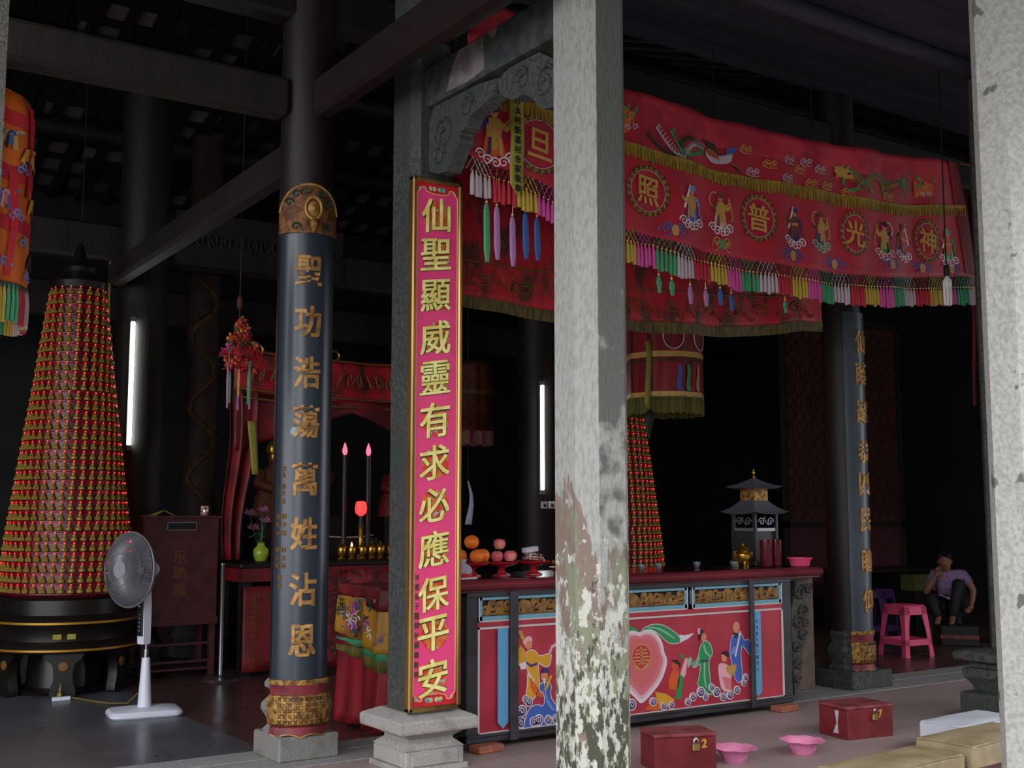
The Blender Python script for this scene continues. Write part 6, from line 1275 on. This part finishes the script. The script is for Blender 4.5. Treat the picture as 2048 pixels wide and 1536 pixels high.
# ---------------------------------------------------------------- donation box, stanchion
t = thing('donation_box', 'tall dark red donation box on a low open stand behind the fan', 'box', (3.68, 11.0, 0))
G().bx(-.36, .36, -.2, .2, .46, 1.46, ch=.012).build('cabinet', 'box_maroon', t, smooth=0); G().bx(-.375, .375, -.215, .215, 1.44, 1.465, ch=.005).build('lid', 'box_maroon', t, smooth=0); G().bx(-.37, .37, -.21, .21, .46, .53, ch=.006).build('plinth', 'box_maroon', t, smooth=0)
g = G(); g.bx(-.13, .13, -.206, -.19, 1.335, 1.4); g.build('slot', 'dark_plastic', t, smooth=0); g = G()
for a, b, z0, z1 in ((-.14, .14, 1.33, 1.338), (-.14, .14, 1.398, 1.406), (-.14, -.132, 1.33, 1.406), (.132, .14, 1.33, 1.406)): g.bx(a, b, -.21, -.2, z0, z1)
g.build('slot_rim', 'steel', t, smooth=0)
for ch, z in zip('乐助箱', (1.09, .94, .79)): g = G(); char(g, ch, -.01, z, .12, .12, -.2005, .002, 0, .01); g.build('character', 'gold_dull', t, smooth=0)
for x in (-.32, .32):
    for y in (-.17, .17): G().bx(x-.025, x+.025, y-.025, y+.025, 0, .46).build('leg', 'box_maroon', t, smooth=0)
for z in (.12, .28): G().bx(-.32, .32, -.185, -.165, z, z+.02).build('rail', 'box_maroon', t, smooth=0)
G().bx(-.32, .32, -.17, .17, .05, .07).build('shelf', 'box_maroon', t, smooth=0)
g = G(); n = 10; g.grid(lambda u, v: (3.36+.26*u, 10.8+.22*v, 1.468+.05*max(0, 1-abs(u-.6)*3)*(1-v*.4)), 14, 6); yc_ = thicken(g.build('folded_cloth', 'yellow_cloth'), .006); tag(yc_, 'dull yellow cloth lying on top of the donation box', 'cloth')
t = thing('tin_can', 'small shiny pink and silver can on top of the donation box', 'can', (3.93, 10.9, 1.465)); G().lathe([(.035, 0), (.038, .005), (.038, .085), (.034, .09), (0, .09)], 16).build('can', 'snack_wrap', t); G().lathe([(.034, .088), (.036, .093), (.0, .091)], 16).build('lid', 'pewter', t)
t = thing('stanchion', 'slim chrome stanchion post on a round base before the altar', 'stanchion', (3.89, 10.28, 0))
G().lathe([(.16, 0), (.165, .01), (.15, .03), (.04, .045), (.02, .06)], 28).build('base', 'steel', t); G().lathe([(.02, .05), (.02, 1.02), (.023, 1.025), (.023, 1.04), (.0, 1.05)], 16).build('pole', 'steel', t)
g = G(); g.grid(lambda u, v: (6.05+.06*u*(.3+v)+.03*sin(v*4), 9.6, 1.80-.42*v), 3, 12); bg_ = thicken(g.build('plastic_bag', 'film'), .002); tag(bg_, 'thin white plastic bag hanging in the dark right of the pink board', 'bag')
g = G(); g.tube([(6.06, 9.6, 1.79), (6.06, 9.62, 3.2), (6.06, 9.62, roof_z(9.62)-.03)], .003, 5); tag(g.build('string', 'cable_dark'), 'dark string that the white plastic bag hangs from', 'string')

# ---------------------------------------------------------------- right back corner: table, boxes, seated woman
t = thing('side_table', 'dark side table in the right back corner behind the pink stool', 'table', (12.3, 9.7, 0))
G().bx(-.75, .75, -.25, .35, .76, .8, ch=.006).build('tabletop', 'tower_black', t, smooth=0)
for x in (-.7, .7):
    for y in (-.2, .3): G().bx(x-.03, x+.03, y-.03, y+.03, 0, .76).build('leg', 'tower_black', t, smooth=0)
G().bx(-.7, .7, .28, .3, .2, .76).build('back_panel', 'tower_black', t, smooth=0)
b_ = thing('green_box', 'olive green box on a dark crate under the side table', 'box', (12.72, 9.48, .52)); G().bx(-.22, .22, -.1, .12, 0, .19, ch=.005).build('body', 'green_box', b_, smooth=0); G().bx(-.225, .225, -.105, .125, .17, .2, ch=.004).build('lid', 'green_box', b_, smooth=0)
b_ = thing('dark_crate', 'dark crate standing under the olive green box', 'crate', (12.72, 9.48, 0)); G().bx(-.24, .24, -.12, .14, 0, .52, ch=.006).build('body', 'tower_black', b_, smooth=0); G().bx(-.25, .25, -.13, -.115, .2, .24).build('slat', 'dark_wood', b_, smooth=0)
t = thing('red_bowl', 'red plastic bowl on the side table next to the lettered column', 'bowl', (11.75, 9.6, .8)); G().lathe([(.06, 0), (.065, .005), (.11, .07), (.12, .075), (.105, .068), (.05, .012), (0, .01)], 24).build('bowl', 'dish_red', t)
# woman
def skinned(V, E, Rd, sub=2):
    me = bpy.data.meshes.new('skin'); me.from_pydata(V, E, []); o = bpy.data.objects.new('skin', me); COL.objects.link(o)
    m = o.modifiers.new('s', 'SKIN'); m.use_smooth_shade = True; o.modifiers.new('d', 'SUBSURF').levels = sub
    for i, r in enumerate(Rd):
        sv = me.skin_vertices[0].data[i]; sv.radius = r if isinstance(r, tuple) else (r, r); sv.use_root = (i == 0)
    bpy.context.view_layer.update(); e = o.evaluated_get(bpy.context.evaluated_depsgraph_get()); q = bpy.data.meshes.new_from_object(e)
    vs = [tuple(v.co) for v in q.vertices]; fs = [tuple(p.vertices) for p in q.polygons]
    bpy.data.objects.remove(o); bpy.data.meshes.remove(me); bpy.data.meshes.remove(q); return vs, fs
wo = thing('person', 'seated woman in a lilac blouse and black trousers resting her chin on her hand', 'person', (12.18, 8.68, 0), R(-55))
J = {}; V = []; Ed = []; Rd = []
def j(n, p, r, par=None):
    J[n] = len(V); V.append(p); Rd.append(r)
    if par: Ed.append((J[par], J[n]))
j('pelvis', (.02, .05, .43), (.15, .11)); j('waist', (.02, .03, .55), (.12, .09), 'pelvis'); j('chest', (.015, -.01, .69), (.14, .10), 'waist'); j('neckb', (.0, -.02, .79), (.06, .055), 'chest'); j('neck', (-.01, -.06, .835), (.045, .045), 'neckb')
j('jaw', (-.02, -.11, .875), (.062, .066), 'neck'); j('brow', (-.025, -.105, .935), (.074, .085), 'jaw'); j('crown', (-.025, -.095, .985), (.05, .06), 'brow')
for s_, n, sh_, el, wr in ((-1, 'r', (-.155, -.01, .765), (-.25, -.16, .55), (-.135, -.2, .755)), (1, 'l', (.175, .0, .765), (.28, -.04, .59), (.25, -.15, .43))):
    j('sh'+n, sh_, .055, 'chest'); j('el'+n, el, .038, 'sh'+n); j('fa'+n, tuple((a*2+b)/3 for a, b in zip(el, wr)), .036, 'el'+n); j('wr'+n, wr, .024, 'fa'+n)
j('hipl', (.1, -.02, .42), .085, 'pelvis'); j('knl', (.12, -.34, .71), .056, 'hipl'); j('cal', (.085, -.37, .52), .05, 'knl'); j('anl', (.04, -.40, .29), .034, 'cal'); j('fol', (.03, -.5, .255), (.034, .026), 'anl'); j('tol', (.025, -.58, .243), (.03, .016), 'fol')
j('hipr', (-.08, -.02, .42), .085, 'pelvis'); j('knr', (-.2, -.38, .52), .056, 'hipr'); j('car', (-.16, -.40, .42), .05, 'knr'); j('anr', (-.11, -.42, .29), .034, 'car'); j('for', (-.125, -.52, .255), (.034, .026), 'anr'); j('tor', (-.13, -.6, .243), (.03, .016), 'for')
vs, fs = skinned(V, Ed, Rd)
g = G(); g.add(vs, fs)
for wr, d, cr in (((-.135, -.2, .755), Vector((.35, .35, .85)), Vector((.6, -.4, .3))), ((.25, -.15, .43), Vector((-.3, -.6, -.6)), Vector((-.8, .4, .0)))):     # palm, fingers, thumb
    d = d.normalized(); a = (cr-d*cr.dot(d)).normalized(); b = d.cross(a); w = Vector(wr)
    hv, hf = skinned([tuple(w-d*.01), tuple(w+d*.03), tuple(w+d*.07)], [(0, 1), (1, 2)], [(.024, .02), (.036, .018), (.038, .016)]); g.add(hv, hf)
    for k in range(4):
        o_ = (k-1.5)*.019; l = (.062, .072, .068, .052)[k]; p0 = w+d*.065+b*o_
        hv, hf = skinned([tuple(p0), tuple(p0+d*l*.45+a*.006), tuple(p0+d*l*.7+a*.024), tuple(p0+d*l*.72+a*.044)], [(0, 1), (1, 2), (2, 3)], [.0095, .009, .0085, .007], 1); g.add(hv, hf)
    p0 = w+d*.02+b*.028
    hv, hf = skinned([tuple(p0), tuple(p0+b*.022+d*.022+a*.01), tuple(p0+b*.026+d*.05+a*.022)], [(0, 1), (1, 2)], [.012, .01, .008], 1); g.add(hv, hf)
# face: nose, lips, ears, brow, eyes
H = Vector((-.025, -.105, .925))
g.ball(H.x, H.y-.082, H.z-.012, .011, .018, .022, 0, 10, 7); g.ball(H.x, H.y-.071, H.z-.048, .022, .008, .007, 1, 10, 6)
for s_ in (-1, 1): g.ball(H.x+s_*.074, H.y+.005, H.z-.01, .01, .016, .026, 0, 8, 6); g.ball(H.x+s_*.028, H.y-.073, H.z+.008, .010, .005, .0035, 2, 8, 6); g.tube([(H.x+s_*.014, H.y-.078, H.z+.024), (H.x+s_*.044, H.y-.068, H.z+.026)], .0018, 5, 2)
g.build('body', ['skin', 'maroon_paint', 'hair_black'], wo, smooth=60)
g = G(); g.ball(H.x, H.y+.034, H.z+.03, .083, .084, .078, seg=20, rings=12); g.ball(H.x, H.y+.1, H.z-.02, .045, .04, .05); 
for s_ in (-1, 1): g.ball(H.x+s_*.048, H.y-.03, H.z+.068, .036, .036, .018, seg=10, rings=7)
g.build('hair', 'hair_black', wo)
bv, bf = skinned([V[J[k]] for k in ('pelvis', 'waist', 'chest', 'neckb', 'shr', 'shl')]+[tuple((Vector(V[J['shr']])*.35+Vector(V[J['elr']])*.65)), tuple((Vector(V[J['shl']])*.3+Vector(V[J['ell']])*.7))], [(0, 1), (1, 2), (2, 3), (2, 4), (2, 5), (4, 6), (5, 7)], [(.16, .125), (.14, .108), (.155, .115), (.07, .065), .07, .07, .06, .06])
G().add(bv, bf).build('blouse', 'blouse', wo)
tv, tf = skinned([V[J[k]] for k in ('pelvis', 'hipl', 'knl', 'cal', 'anl', 'hipr', 'knr', 'car', 'anr')], [(0, 1), (1, 2), (2, 3), (3, 4), (0, 5), (5, 6), (6, 7), (7, 8)], [(.155, .12), .1, .075, .066, .055, .1, .075, .066, .055])
G().add(tv, tf).build('trousers', 'trousers_black', wo)
t = thing('low_stool', 'dark low wooden stool the woman sits on', 'stool', (12.24, 8.78, 0), R(-55)); G().bx(-.2, .2, -.13, .16, .28, .315, ch=.008).build('seat', 'dark_wood', t, smooth=0)
for x in (-.16, .16):
    for y in (-.09, .12): G().bx(x-.02, x+.02, y-.02, y+.02, 0, .28).build('leg', 'dark_wood', t, smooth=0)
t = thing('foot_crate', 'dark low crate under the bare feet of the seated woman', 'crate', (11.87, 8.33, 0), R(-55)); G().bx(-.2, .2, -.13, .13, 0, .225, ch=.008).build('body', 'dark_wood', t, smooth=0); G().bx(-.205, .205, -.135, -.125, .08, .12).build('slat', 'maroon_paint', t, smooth=0)
g = G(); g.grid(lambda u, v: (-.10+.12*u, -.30+.10*v-.03, .60-.03*u+.015*sin(5*u+3*v)), 8, 6); o = g.build('white_cloth', 'paper_white'); o.location = (12.18, 8.68, -.06); o.rotation_euler = (0, 0, R(-55)); thicken(o, .006); tag(o, 'small white cloth on the lap of the seated woman', 'cloth')
